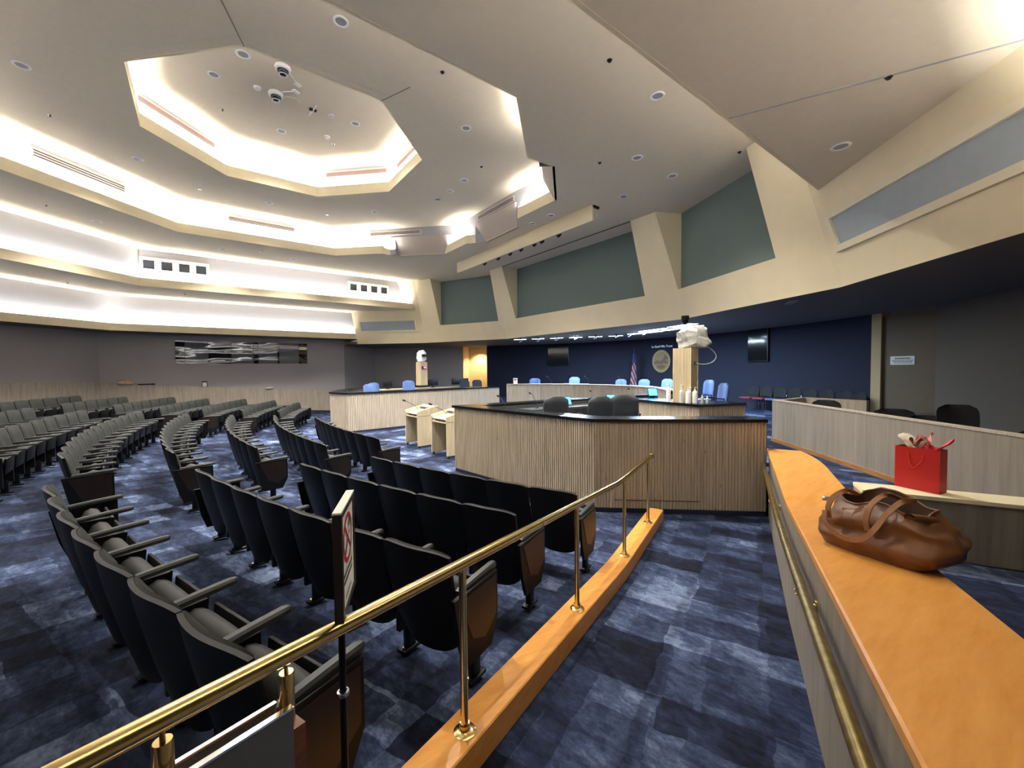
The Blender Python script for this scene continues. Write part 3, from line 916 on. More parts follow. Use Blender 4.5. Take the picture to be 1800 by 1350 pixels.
fr = mb.build('frame', 'sign_frame', sg, smooth=0)
mb = MB(); mb.box((cx, cy, Z1 + .001), (L_, TH, .006), ang); mb.build('top_strip', 'sign_cap', fr, smooth=0)
mb = MB(); mb.box((cx, cy, (Z0 + Z1) / 2), (L_ - .04, TH - .008, Z1 - Z0 - .03), ang)
fc = mb.build('notice', 'paper', sg, smooth=0)
def onsign(u, v, out): # u along the sign from its near edge, v height
    p = (A0[0] + d_[0] * u, A0[1] + d_[1] * u)
    o_ = TH / 2 - .004 + out
    return (p[0] + n_[0] * o_, p[1] + n_[1] * o_, v)
def signquad(mb, pts): mb.face([onsign(u, v, .0012) for u, v in pts])
uc, vc, rr = L_ / 2 - .004, 1.535, .083
mb = MB()
for i in range(40):
    a, b = 2 * pi * i / 40, 2 * pi * (i + 1) / 40
    signquad(mb, [(uc + rr * cos(a), vc + rr * sin(a)), (uc + rr * cos(b), vc + rr * sin(b)), (uc + (rr - .017) * cos(b), vc + (rr - .017) * sin(b)), (uc + (rr - .017) * cos(a), vc + (rr - .017) * sin(a))])
k = rr - .01; w_ = .0075
signquad(mb, [(uc - k * .7 - w_ * .7, vc + k * .7 - w_ * .7), (uc + k * .7 - w_ * .7, vc - k * .7 - w_ * .7), (uc + k * .7 + w_ * .7, vc - k * .7 + w_ * .7), (uc - k * .7 + w_ * .7, vc + k * .7 + w_ * .7)])
mb.build('red_ring', 'sign_red', fc, smooth=0)
mb = MB()
signquad(mb, [(uc - .055, vc - .035), (uc - .045, vc - .047), (uc + .012, vc - .004), (uc + .003, vc + .008)])
signquad(mb, [(uc + .014, vc + .010), (uc + .022, vc + .0), (uc + .035, vc + .010), (uc + .028, vc + .02)])
for q in range(3):
    u0 = uc + .005 + q * .013; v0 = vc + .026 + (q % 2) * .006
    signquad(mb, [(u0, v0), (u0 + .006, v0), (u0 + .011, v0 + .024), (u0 + .005, v0 + .024)])
random.seed(3)
for v0, h_, a_, b_ in ((1.425, .012, .03, .20), (1.402, .012, .045, .185), (1.350, .009, .06, .17)):
    u0 = a_
    while u0 < b_:
        wq = random.uniform(.006, .013)
        signquad(mb, [(u0, v0), (u0 + wq, v0), (u0 + wq, v0 + h_), (u0, v0 + h_)]); u0 += wq + .004
mb.build('print', 'sign_black', fc, smooth=0, kind='stuff')
mb = MB(); mb.tube([(9.236, -1.475, .62), (9.236, -1.475, Z0 + .01)], .0115, 12); mb.build('post', 'dark_metal', sg)
mb = MB(); mb.lathe([(.0125, -.006), (.019, -.006), (.021, 0), (.019, .007), (.013, .008), (.0125, 0)], (9.236, -1.475, 1.02), 18, False)
mb.build('post_holder', 'chrome', sg)
mb = MB(); mb.lathe([(0, 0), (.10, 0), (.10, .012), (.03, .02), (.02, .05), (0, .05)], (9.236, -1.475, floor_z(9.236, -1.475)), 18, False)
mb.tube([(9.236, -1.475, floor_z(9.236, -1.475) + .03), (9.236, -1.475, .64)], .0115, 12); mb.build('foot', 'dark_metal', sg)

# ------------------------------------------------------------------ dais desks
def fluted(path, z0, z1, pitch=.042, depth=.016, back=.05):
    """vertical half-round battens along a plan polyline; the right-hand side is the front"""
    mb = MB()
    for a, b in zip(path, path[1:]):
        L = hypot(b[0] - a[0], b[1] - a[1]); d = ((b[0] - a[0]) / L, (b[1] - a[1]) / L); n_ = (d[1], -d[0])
        k = max(1, int(L / pitch)); st = L / k
        prof = []
        for i in range(k):
            s_ = i * st
            prof += [(s_, -depth), (s_ + st * .14, -depth), (s_ + st * .24, 0), (s_ + st * .76, 0), (s_ + st * .86, -depth)]
        prof.append((L, -depth))
        pts = [(a[0] + d[0] * s_ + n_[0] * o_, a[1] + d[1] * s_ + n_[1] * o_) for s_, o_ in prof]
        mb.grid([[(*p, z0) for p in pts], [(*p, z1) for p in pts]])
        q0 = (a[0] - n_[0] * back, a[1] - n_[1] * back); q1 = (b[0] - n_[0] * back, b[1] - n_[1] * back)
        mb.face([(*q0, z0), (*q1, z0), (*q1, z1), (*q0, z1)])
    a, b = path[-2], path[-1]
    L = hypot(b[0] - a[0], b[1] - a[1]); n_ = ((b[1] - a[1]) / L, -(b[0] - a[0]) / L)
    mb.face([(*b, z0), (b[0] - n_[0] * back, b[1] - n_[1] * back, z0), (b[0] - n_[0] * back, b[1] - n_[1] * back, z1), (*b, z1)])
    return mb
def strip(path, o0, o1, z0, z1):
    """a flat slab along the path, from o0 to o1 behind its front line"""
    A_, B_ = offset_path(path, -o0), offset_path(path, -o1)
    mb = MB(); n = len(path)
    for i in range(n - 1):
        q = [A_[i], A_[i + 1], B_[i + 1], B_[i]]
        for z in (z0, z1): mb.face([(*p, z) for p in q])
        mb.face([(*A_[i], z0), (*A_[i + 1], z0), (*A_[i + 1], z1), (*A_[i], z1)])
        mb.face([(*B_[i], z0), (*B_[i + 1], z0), (*B_[i + 1], z1), (*B_[i], z1)])
    for i in (0, n - 1): mb.face([(*A_[i], z0), (*B_[i], z0), (*B_[i], z1), (*A_[i], z1)])
    bmesh.ops.remove_doubles(mb.bm, verts=mb.bm.verts[:], dist=.0005)
    return mb
def desk(name, lab, path, ztop, zfloor, pitch, ledge=.36, inner=.80, back_floor=.55, mat='fluted_oak', ctop='black_counter', cth=.045):
    c = path[len(path) // 2]
    d = thing(name, lab, 'desk', (c[0], c[1], zfloor))
    fluted(path, zfloor + .07, ztop - cth, pitch).build('fluted_front', mat, d, smooth=30, kind='stuff')
    strip(path, .012, .05, zfloor, zfloor + .07).build('toe_kick', 'toe_kick', d, smooth=0)
    strip(path, -.03, ledge, ztop - cth, ztop).build('counter_top', ctop, d, smooth=0)
    strip(path, .05, .075, zfloor, ztop - cth).build('back_panel', mat, d, smooth=0)
    if inner:
        strip(path, ledge - .02, ledge, ztop - .2, ztop - cth).build('modesty_rail', 'grey_counter', d, smooth=0)
        strip(path, ledge - .2, inner, ztop - .155, ztop - .12).build('work_surface', 'grey_counter', d, smooth=0)
    return d
near_path = [(3.75, 8.3), K0, K1, K2]
desk('council_desk', 'near fluted oak desk with black counter behind the front seats', near_path, 1.372, 0.0, .042)
# access hatch low in the near desk front
ht = struct(MB().build('tmp', 'fluted_oak')); bpy.data.objects.remove(ht, do_unlink=True)
far_path = [F3, F2, F1, F0, (-3.95, 8.6)]
desk('council_desk', 'far fluted oak desk with black counter behind the lecterns', far_path, 1.372, 0.0, .06, mat='far_oak')
desk('dais_bench', 'curved pale oak bench with a light top in front of the navy wall', ARC, 1.46, 0.0, .06, mat='far_oak', ctop='far_oak', cth=.03, ledge=.3)
# black guest counter return behind the near desk, carrying the camera pillar
bx0, bx1, bx2 = (5.03, 5.94), (6.72, 5.57), (7.13, 6.54)
desk('clerk_desk', 'short fluted desk with black top under the nearer camera pillar', [bx0, bx1, bx2], 1.41, .55, .042, ledge=.62, inner=None)
# skirting hatch seam on the desk front near the ramp
m_ = offset_path([K1, K2], .004)
mb = MB(); p0, p1 = lerp(m_[0], m_[1], .12), lerp(m_[0], m_[1], .62)
mb.box((*lerp(p0, p1, .5), .19), (hypot(p1[0] - p0[0], p1[1] - p0[1]), .006, .008), math.atan2(p1[1] - p0[1], p1[0] - p0[0]))
hh = mb.build('hatch_edge', 'lectern_dark', bpy.data.objects['council_desk'], smooth=0)

# ------------------------------------------------------------------ grey wall and the low walls at the right
gw = thing('press_wall', 'long grey oak wall with brown base beside the right walkway', 'half wall', (9.4, 5.55, .55))
ga, gb = (7.19, 7.67), (12.4, 2.55)
def wallbox(a, b, th, z0, z1):
    L = hypot(b[0] - a[0], b[1] - a[1]); n_ = ((b[1] - a[1]) / L, -(b[0] - a[0]) / L)
    mb = MB(); mb.prism([a, b, (b[0] - n_[0] * th, b[1] - n_[1] * th), (a[0] - n_[0] * th, a[1] - n_[1] * th)], z0, z1)
    return mb
wallbox(ga, gb, .12, .62, 1.40).build('panel', 'grey_oak', gw, smooth=0)
wallbox((ga[0] - .005, ga[1] - .005), (gb[0] - .005, gb[1] - .005), .13, 1.40, 1.42).build('top_edge', 'far_oak', gw, smooth=0)
wallbox((ga[0] - .012, ga[1] - .012), (gb[0] - .012, gb[1] - .012), .14, .55, .62).build('base_board', 'brown_base', gw, smooth=0)
wallbox((ga[0] + .12, ga[1] + .12), (7.4, 8.95), .1, .55, 1.405).build('return_panel', 'far_oak', gw, smooth=0)
wallbox((7.35, 8.95), (8.5, 8.7), .1, .55, 1.405).build('rear_panel', 'far_oak', gw, smooth=0)
cwl = thing('low_bench_wall', 'low grey wall with cream cap behind the leather bag', 'half wall', (10.6, 3.1, .55))
ca, cb_ = (9.72, 2.62), (12.6, 4.0)
# its front faces the camera
L = hypot(cb_[0] - ca[0], cb_[1] - ca[1]); cn = ((cb_[1] - ca[1]) / L, -(cb_[0] - ca[0]) / L)
wallbox(ca, cb_, .24, .55, 1.02).build('panel', 'grey_oak', cwl, smooth=0)
wallbox((ca[0] + cn[0] * .02, ca[1] + cn[1] * .02), (cb_[0] + cn[0] * .02, cb_[1] + cn[1] * .02), .28, 1.02, 1.05).build('cap', 'cream_cap', cwl, smooth=0)

# ------------------------------------------------------------------ pillars and wrapped cameras
def pillar(lab, x, y, z0, z1, rz, far=False):
    t_ = thing('camera_pillar', lab, 'pillar', (x, y, z0), rz, 'camera pillars on the dais')
    mb = MB(); mb.box((0, 0, (z1 - z0) / 2), (.34, .34, z1 - z0)); mb.build('shaft', 'pillar_oak', t_, False, 0)
    mb = MB()
    for sx in (-1, 1):
        for sy in (-1, 1): mb.box((sx * .172, sy * .172, (z1 - z0) / 2), (.014, .014, z1 - z0 + .004))
    mb.build('edge_strips', 'pillar_edge', t_, False, 0)
    return t_
PX, PY = 6.25, 5.93
pn = pillar('nearer oak camera pillar with a cable socket on its side', PX, PY, 1.41, 2.49, radians(7))
pf = pillar('farther oak camera pillar with a small red display', -6.2, 5.98, 1.372, 2.48, radians(7), True)
mb = MB(); mb.lathe([(0, 0), (.035, 0), (.035, .012), (0, .012)], (0, 0, 0), 14, False)
mb.bm.transform(Matrix.Translation((.171, .02, .78)) @ Matrix.Rotation(pi / 2, 4, 'Y')); mb.build('socket', 'black_plastic', pn, False)
mb = MB(); mb.box((.20, .0, .86), (.06, .20, .12), 0, .006); bxx = mb.build('display_box', 'black_plastic', pf, False)
mb = MB(); mb.box((.232, .02, .865), (.006, .12, .07)); mb.build('display', 'led_red', bxx, False, 0)
mb = MB(); mb.box((0, 0, .04), (.42, .42, .08)); mb.build('plinth', 'black_plastic', pf, False, 0)

def crumple(rows, cols, fn, amp, freq, seed):
    out = []
    for j in range(rows + 1):
        r = []
        for i in range(cols):
            p = Vector(fn(j / rows, 2 * pi * i / cols))
            n3 = noise.noise_vector(p * freq + Vector((seed, 0, 0)))
            r.append(p + n3 * amp)
        out.append(r)
    return out
def wrapped_camera(lab, x, y, z, mat, rz, outline, depth, seed):
    """a plastic bag over a camera: outline is the broad side (across, up), depth its thickness"""
    t_ = thing('covered_camera', lab, 'camera', (x, y, z), rz)
    n = len(outline)
    cxm = sum(p[0] for p in outline) / n; czm = sum(p[1] for p in outline) / n
    fine = []
    for i in range(n):
        a_, b_ = outline[i], outline[(i + 1) % n]
        fine += [lerp(a_, b_, k / 5) for k in range(5)]
    rows = []
    for j in range(13):
        v = -1 + 2 * j / 12
        k = sqrt(max(0.0, 1 - abs(v) ** 3.5)) * .93 + .07
        loop = []
        for (px, pz_) in fine:
            p = Vector((cxm + (px - cxm) * k, v * depth * (.75 + .25 * (1 - max(0, pz_) / .6)), max(.004, czm * .4 * (1 - k) + pz_ * (1 - (1 - k) * .35))))
            q = noise.noise_vector(p * 6.0 + Vector((seed, 1, 2))) * .04 + noise.noise_vector(p * 17.0 + Vector((seed, 5, 2))) * .018
            f_ = min(1.0, p.z / .08)
            loop.append(Vector((p.x + q.x * f_, p.y + q.y * f_, p.z + q.z * f_ * .8)))
        rows.append(loop)
    mb = MB(); mb.grid(rows, closed=True, cap=True)
    mb.build('plastic_cover', mat, t_, False, 18)
    return t_
wc = wrapped_camera('dais camera wrapped in clear plastic on the nearer pillar', PX + .03, PY + .03, 2.492, 'plastic_wrap', radians(52.7),
                    [(-.17, 0), (-.20, .18), (-.205, .32), (-.05, .40), (.12, .455), (.25, .46), (.33, .40), (.40, .22), (.47, .10), (.36, .0), (.1, -.0)], .17, 3.0)
cable = [(6.52, 6.18, 2.55), (6.62, 6.32, 2.42), (6.65, 6.36, 2.30), (6.60, 6.28, 2.20), (6.52, 6.12, 2.165), (6.425, 5.97, 2.19)]
def smooth_path(P, n=6):
    P = [Vector(p) for p in P]; out = []
    for i in range(len(P) - 1):
        p0, p1, p2, p3 = P[max(i - 1, 0)], P[i], P[i + 1], P[min(i + 2, len(P) - 1)]
        for k in range(n):
            t_ = k / n
            out.append(.5 * ((2 * p1) + (-p0 + p2) * t_ + (2 * p0 - 5 * p1 + 4 * p2 - p3) * t_ ** 2 + (-p0 + 3 * p1 - 3 * p2 + p3) * t_ ** 3))
    out.append(P[-1]); return out
mb = MB(); mb.tube(smooth_path(cable), .010, 8); mb.build('cable', 'bluegrey_panel', wc)
wf_ = wrapped_camera('dais camera wrapped in white plastic on the farther pillar', -6.2, 5.98, 2.482, 'white_wrap', radians(60),
                     [(-.15, 0), (-.20, .15), (-.20, .38), (-.10, .50), (.08, .52), (.20, .42), (.18, .25), (.21, .10), (.12, 0)], .17, 9.0)
mb = MB(); mb.box((.12, -.20, .28), (.16, .12, .10), .3, .01); mb.build('lens', 'black_plastic', wf_, False)

# ------------------------------------------------------------------ chairs, screens and small things on the dais
def rounded_back(w_, h_, th, z0, y0, lean, n=12, m_=8, bow=.05, corner=.25):
    """upholstered chair back, curved in plan, with rounded top corners"""
    rows = []
    for j in range(m_ + 1):
        v = j / m_
        hw2 = w_ / 2 * (1 if v < 1 - corner else sqrt(max(0, 1 - ((v - (1 - corner)) / corner) ** 2)) * .45 + .55)
        hw2 *= .93 + .07 * min(1, v * 3)
        loop = []
        for s_ in (1, -1):
            for i in range(n + 1):
                u = (-1 + 2 * i / n) * s_
                edge = (1 - abs(u) ** 5) * (1 - (2 * v - 1) ** 8 * .8)
                loop.append((u * hw2, y0 - lean * v + bow * u * u + (s_ * -.5) * th * (.25 + .75 * edge), z0 + h_ * v))
        rows.append(loop)
    mb = MB(); mb.grid(rows, closed=True, cap=True)
    return mb
def office_chair(lab, x, y, z, rz, mat, group, top=1.05):
    t_ = thing('swivel_chair', lab, 'chair', (x, y, z), rz, group)
    rounded_back(.54, .52, .10, top - .52, -.22, .06).build('backrest', mat, t_, False, 50)
    mb = MB(); mb.box((0, .03, .47), (.50, .48, .10), 0, .035); mb.build('seat', mat, t_, False, 50)
    mb = MB(); mb.box((0, -.235, .50), (.10, .03, .22), 0, .008, rx=.1); mb.build('back_bracket', 'black_plastic', t_, False)
    mb = MB(); mb.tube([(0, 0, .08), (0, 0, .43)], .03, 10); mb.build('pedestal', 'dark_metal', t_, False)
    mb = MB()
    for k in range(5):
        a = 2 * pi * k / 5 + .3
        mb.box((cos(a) * .15, sin(a) * .15, .075), (.28, .045, .03), a, .006)
        mb.lathe([(.0, 0), (.028, 0), (.03, .028), (.02, .056), (0, .056)], (cos(a) * .28, sin(a) * .28, 0), 8, False)
    mb.build('star_base', 'black_plastic', t_, False)
    for s_ in (-1, 1):
        mb = MB(); mb.tube([(s_ * .27, -.12, .46), (s_ * .29, -.10, .64), (s_ * .29, .16, .66), (s_ * .28, .20, .64)], .018, 8); mb.build('armrest', 'black_plastic', t_, False)
    return t_
g_ = 'slate swivel chairs inside the near desk'
for lab, x, y, z, a in (('dark grey swivel chair, leftmost of three behind the near desk', 4.83, 3.56, 1.585, 75),
                        ('dark grey swivel chair, middle of three behind the near desk', 5.2, 4.42, 1.56, 70),
                        ('dark grey swivel chair turned sideways, right of three behind the near desk', 5.48, 5.0, 1.585, 35)):
    office_chair(lab, x, y, .55, radians(a), 'slate_chair', g_, z - .55)
g_ = 'blue swivel chairs along the dais bench'
dais = [(-3.94, 10.55, 1.68), (-2.4, 11.58, 1.73), (-.25, 12.09, 1.65), (.92, 12.0, 1.66), (2.15, 11.61, 1.70), (4.25, 10.45, 1.72), (5.2, 9.3, 1.67)]
names_ = ['first from the left', 'second from the left, the tallest', 'third from the left', 'beside the flag', 'just left of the nearer camera pillar', 'just right of the nearer camera pillar', 'rightmost, turned away']
for (x, y, z), nm in zip(dais, names_):
    az = math.atan2(-(x - 0), (y - 3.0))          # face the middle of the chamber
    rz_ = math.atan2(3.0 - y, 0 - x) - pi / 2
    office_chair('light blue swivel chair at the dais bench, ' + nm, x, y, .62, rz_, 'blue_chair', g_, z - .62)
g_ = 'swivel chairs at the far desk'
for lab, x, y, z, a in (('slate blue swivel chair at the left end of the far desk', -5.05, 3.4, 1.60, -80), ('slate blue swivel chair behind the first at the far desk', -6.0, 3.9, 1.62, -70),
                        ('teal-blue swivel chair left of the farther camera pillar', -5.0, 4.95, 1.70, -85), ('dark blue swivel chair, left of two right of the farther pillar', -6.2, 8.3, 1.62, -90),
                        ('dark blue swivel chair, right of two right of the farther pillar', -6.1, 8.95, 1.62, -90)):
    office_chair(lab, x, y, .55, radians(a), 'blue_chair' if 'dark' not in lab else 'slate_chair', g_, z - .55)

def tablet(lab, x, y, z, rz, w_=.22, h_=.2, group='blue touch screens on the inner counter'):
    t_ = thing('touch_screen', lab, 'monitor', (x, y, z), rz, group)
    mb = MB(); mb.box((0, .03, h_ / 2 + .03), (w_, .02, h_), 0, .004, rx=-.45); b_ = mb.build('housing', 'black_plastic', t_, False)
    mb = MB(); mb.box((0, .03 - .0125, h_ / 2 + .03), (w_ - .03, .004, h_ - .03), 0, 0, rx=-.45); mb.build('screen', 'screen_blue', b_, False, 0)
    mb = MB(); mb.box((0, .07, .03), (.12, .10, .06), 0, .01); mb.build('stand', 'black_plastic', t_, False)
tablet('small lit blue screen between the first two slate chairs', 4.09, 4.75, 1.252, radians(75))
tablet('small lit blue screen half hidden behind the third slate chair', 4.30, 6.04, 1.252, radians(65))
tablet('small lit blue screen left of the nearer camera pillar', 5.1, 6.55, 1.412, radians(55))

def monitor(lab, x, y, z, rz, w_, h_):
    t_ = thing('monitor', lab, 'monitor', (x, y, z), rz, 'monitors at the far desk')
    mb = MB(); mb.box((0, 0, .10 + h_ / 2), (w_, .04, h_), 0, .006); mb.build('housing', 'black_plastic', t_, False)
    mb = MB(); mb.box((0, .03, .06), (.06, .03, .12)); mb.box((0, .03, .006), (.22, .16, .012)); mb.build('stand', 'black_plastic', t_, False)
# staff table behind the far desk
tb = thing('staff_table', 'pale staff table with dark monitors behind the far desk', 'table', (-7.0, 6.6, .55))
mb = MB(); mb.box((-7.2, 6.6, 1.27), (.7, 5.4, .04), 0, .005); mb.build('table_top', 'lectern_oak', tb)
mb = MB(); mb.box((-6.9, 6.6, 1.0), (.03, 5.3, .48)); mb.build('modesty_panel', 'lectern_oak', tb, smooth=0)
for yy in (4.0, 6.6, 9.2):
    mb = MB(); mb.box((-7.2, yy, .90), (.6, .04, .70)); mb.build('leg', 'lectern_oak', tb, smooth=0)
monitor('small black monitor left of the farther camera pillar', -7.1, 4.75, 1.29, radians(-90), .42, .24)
monitor('black monitor just right of the farther camera pillar', -7.1, 6.95, 1.29, radians(-90), .55, .28)
monitor('wide black monitor behind the two dark blue chairs', -7.1, 8.45, 1.29, radians(-90), .95, .30)

# table sign on the far corner of the bench
ns = thing('table_sign', 'small white framed card standing at the left end of the dais bench', 'sign', (-3.75, 9.35, 1.46), radians(35))
mb = MB(); mb.box((0, 0, .13), (.19, .02, .26), 0, .003, rx=.08); b_ = mb.build('frame', 'paper', ns, False)
mb = MB(); mb.box((0, -.018, .19), (.12, .003, .05), 0, 0, rx=.08); mb.build('print', 'sheet_grey', b_, False, 0)
# papers on the bench
for lab, x, y, a in (('white sheet of paper on the bench near the table sign', -1.9, 10.75, .3), ('white sheet of paper on the bench below the second blue chair', -1.2, 11.0, .1), ('white sheet of paper on the bench near the nearer pillar', 2.3, 10.55, -.4)):
    mb = MB(); mb.box((0, 0, .004), (.42, .28, .008)); o = mb.build('paper_sheet', 'paper', None, smooth=0); o.location = (x, y, 1.46); o.rotation_euler = (0, 0, a); tag(o, lab, 'paper', 'papers on the bench')

def gooseneck(lab, x, y, z, rz, h_=.32, group='gooseneck microphones'):
    t_ = thing('gooseneck_microphone', lab, 'microphone', (x, y, z), rz, group)
    mb = MB(); mb.lathe([(0, 0), (.04, 0), (.04, .012), (.015, .025), (0, .025)], (0, 0, 0), 12, False); mb.build('base', 'black_plastic', t_, False)
    mb = MB(); mb.tube(smooth_path([(0, 0, .02), (0, .05, h_ * .5), (0, .14, h_ * .85), (0, .22, h_)]), .006, 6); mb.build('stem', 'black_plastic', t_, False)
    mb = MB(); mb.tube([(0, .20, h_ - .01), (0, .235, h_ + .005), (0, .26, h_ + .016)], [.016, .022, .012], 10); mb.build('capsule', 'black_cloth', t_, False)
for lab, x, y, z, a in (('gooseneck microphone on the near desk counter left of the slate chairs', 3.9, 4.0, 1.252, 90), ('gooseneck microphone on the near inner counter between two screens', 4.3, 5.5, 1.252, 80),
                        ('gooseneck microphone on the near inner counter left of the pillar', 4.35, 6.9, 1.252, 80), ('gooseneck microphone at the end of the near passage counter', 4.2, 2.95, 1.252, 100),
                        ('gooseneck microphone on the bench left of the first blue chair', -2.6, 10.5, 1.46, 150), ('gooseneck microphone on the bench between third and flag chairs', .6, 11.25, 1.46, 180),
                        ('gooseneck microphone on the bench by the tall blue chair', -1.0, 11.15, 1.46, 170)):
    gooseneck(lab, x, y, z, radians(a))

# hand sanitizer and bottles round the nearer pillar
def pump_bottle(lab, x, y, z, r, h_, mat, rz=0.0):
    t_ = thing('pump_bottle', lab, 'bottle', (x, y, z), rz, 'bottles round the nearer pillar')
    mb = MB(); mb.lathe([(0, 0), (r, 0), (r, h_ * .62), (r * .9, h_ * .70), (r * .4, h_ * .76), (r * .4, h_ * .80), (0, h_ * .80)], (0, 0, 0), 14, False); mb.build('body', mat, t_, False)
    mb = MB(); mb.lathe([(r * .3, h_ * .80), (r * .3, h_ * .86), (.008, h_ * .88), (.008, h_ * .96), (.016, h_ * .97), (.016, h_), (0, h_)], (0, 0, 0), 10, False)
    mb.box((.03, 0, h_ * .98), (.06, .016, .014)); mb.build('pump', 'bottle_white', t_, False)
zt = 1.412
pump_bottle('large white pump bottle, left of the pair by the pillar', 6.43, 5.72, zt, .05, .31, 'bottle_white')
pump_bottle('large white pump bottle, right of the pair by the pillar', 6.52, 5.80, zt, .05, .31, 'bottle_white', 1.0)
pump_bottle('tall clear pump bottle closest to the pillar edge', 6.30, 5.70, zt, .038, .34, 'bottle_clear', 2.0)
pump_bottle('white pump bottle standing left of the pillar', 5.97, 5.78, zt, .045, .36, 'bottle_white', 3.0)
for lab, x, y, h_ in (('small clear bottle to the right of the white pair', 6.62, 5.88, .16), ('smallest clear bottle, farthest right by the pillar', 6.68, 5.96, .14)):
    t_ = thing('small_bottle', lab, 'bottle', (x, y, zt), 0, 'bottles round the nearer pillar')
    mb = MB(); mb.lathe([(0, 0), (.03, 0), (.03, h_ * .65), (.012, h_ * .78), (.012, h_ * .85), (0, h_ * .85)], (0, 0, 0), 12, False); mb.build('body', 'bottle_clear', t_, False)
    mb = MB(); mb.lathe([(0, h_ * .85), (.014, h_ * .85), (.014, h_), (0, h_)], (0, 0, 0), 10, False); mb.build('cap', 'bottle_white', t_, False)

# ------------------------------------------------------------------ lecterns in the passage
def lectern(lab, x, y, rz):
    t_ = thing('lectern', lab, 'lectern', (x, y, 0), rz, 'pale oak lecterns in the passage')
    W_, D_ = .78, .55
    for s_ in (-1, 1):
        mb = MB(); pl = [(0, .06), (D_, .06), (D_, .86), (0, .86)]
        mb.grid([[(s_ * (W_ / 2 - .02) - .02, a, b) for a, b in pl], [(s_ * (W_ / 2 - .02) + .02, a, b) for a, b in pl]], closed=True, cap=True); mb.build('side_panel', 'lectern_oak', t_, False, 20)
        mb = MB(); pl = [(-.01, .868), (D_ + .06, .868), (D_ + .06, 1.12), (.30, 1.06), (-.01, .99)]
        mb.grid([[(s_ * (W_ / 2 - .015) - .022, a, b) for a, b in pl], [(s_ * (W_ / 2 - .015) + .022, a, b) for a, b in pl]], closed=True, cap=True); mb.build('upper_side', 'lectern_oak', t_, False, 20)
        for yy in (.05, D_ - .05):
            mb = MB(); mb.lathe([(0, 0), (.022, 0), (.026, .03), (.02, .06), (0, .06)], (s_ * (W_ / 2 - .03), yy, 0), 8, False); mb.build('caster', 'black_plastic', t_, False)
    mb = MB(); mb.box((0, D_ - .01, .47), (W_ - .08, .02, .80)); mb.build('front_panel', 'lectern_oak', t_, False, 0)
    mb = MB(); mb.box((0, .27, .845), (W_ - .08, .52, .03)); mb.build('shelf', 'lectern_oak', t_, False, 0)
    mb = MB(); mb.box((0, .24, .955), (W_ - .08, .46, .03), 0, 0, rx=radians(9)); mb.build('reading_top', 'lectern_oak', t_, False, 0)
    mb = MB(); mb.box((0, D_ - .02, 1.09), (W_ - .02, .18, .025), 0, .004, rx=radians(6)); mb.build('upper_shelf', 'lectern_oak', t_, False)
    mb = MB(); mb.box((0, .06, .89), (W_ - .09, .02, .07)); dk = mb.build('cubby', 'lectern_dark', t_, False, 0)
    mb = MB(); mb.box((-.30, .04, .895), (.07, .02, .065)); pl_ = mb.build('control_plate', 'paper', t_, False, 0)
    mb = MB(); mb.box((-.30, .028, .91), (.03, .006, .015)); mb.box((-.30, .028, .885), (.03, .006, .015)); mb.build('switches', 'sign_black', pl_, False, 0)
    mb = MB(); mb.tube(smooth_path([(.15, .20, .97), (.05, .10, 1.12), (-.08, -.02, 1.22), (-.16, -.10, 1.27)]), .006, 6); mb.build('microphone_stem', 'black_plastic', t_, False)
    mb = MB(); mb.tube([(-.15, -.09, 1.262), (-.19, -.13, 1.283), (-.21, -.15, 1.294)], [.018, .026, .014], 10); mb.build('microphone', 'black_cloth', t_, False)
    return t_
lectern('pale oak lectern with microphone, farther of the two in the passage', .05, 2.75, radians(2))
lectern('pale oak lectern partly hidden by the near desk corner', 1.72, 2.73, radians(2))

# ------------------------------------------------------------------ guest chairs by the navy wall and behind the grey wall
def stack_chair(lab, x, y, z, rz, back, seat, group, w_=.50, top=.86):
    t_ = thing('stacking_chair', lab, 'chair', (x, y, z), rz, group)
    rounded_back(w_, .36, .05, top - .36, -.20, .05, corner=.35).build('backrest', back, t_, False, 50)
    mb = MB(); mb.box((0, .02, .44), (w_ - .04, .44, .06), 0, .02); mb.build('seat', seat, t_, False, 50)
    for s_ in (-1, 1):
        mb = MB(); mb.tube([(s_ * .22, .20, .0), (s_ * .22, .19, .44)], .012, 8); mb.build('leg', 'chrome', t_, False)
        mb = MB(); mb.tube([(s_ * .22, -.22, .0), (s_ * .22, -.18, .44), (s_ * .215, -.215, .62)], .012, 8); mb.build('leg', 'chrome', t_, False)
    return t_
g_ = 'guest chairs along the navy wall'
for i in range(8):
    x = 4.3 + i * .52
    b_ = blue(min(x, 7.7), .55)
    x, y = b_[0] if i < 7 else 7.55, b_[1] - (0 if i < 7 else .5)
    a = math.atan2(BC[1] - y, BC[0] - x) - pi / 2
    seatm = 'red_seat' if i in (0, 1, 5) else 'blue_seat'
    stack_chair('%s guest chair from the left along the navy wall, %s seat' % (ORD[i], 'red' if 'red' in seatm else 'blue'), x, y, .55, a, 'black_cloth', seatm, g_)
g_ = 'black chairs behind the grey wall'
for lab, x, y, a, w_, tp in (('large black chair rising above the grey wall near right edge', 10.0, 6.3, 205, .43, 1.0), ('black chair showing only its top, below the door notice', 9.02, 8.2, 200, .6, .745),
                             ('black chair just left of the large one, top only', 9.62, 7.05, 205, .56, .76), ('black chair at the right edge of the picture, top only', 10.75, 5.5, 200, .56, .80),
                             ('black chair in the corner of the grey wall', 7.95, 8.1, 180, .5, .86)):
    stack_chair(lab, x, y, .55, radians(a), 'black_cloth', 'black_cloth', g_, w_, tp)

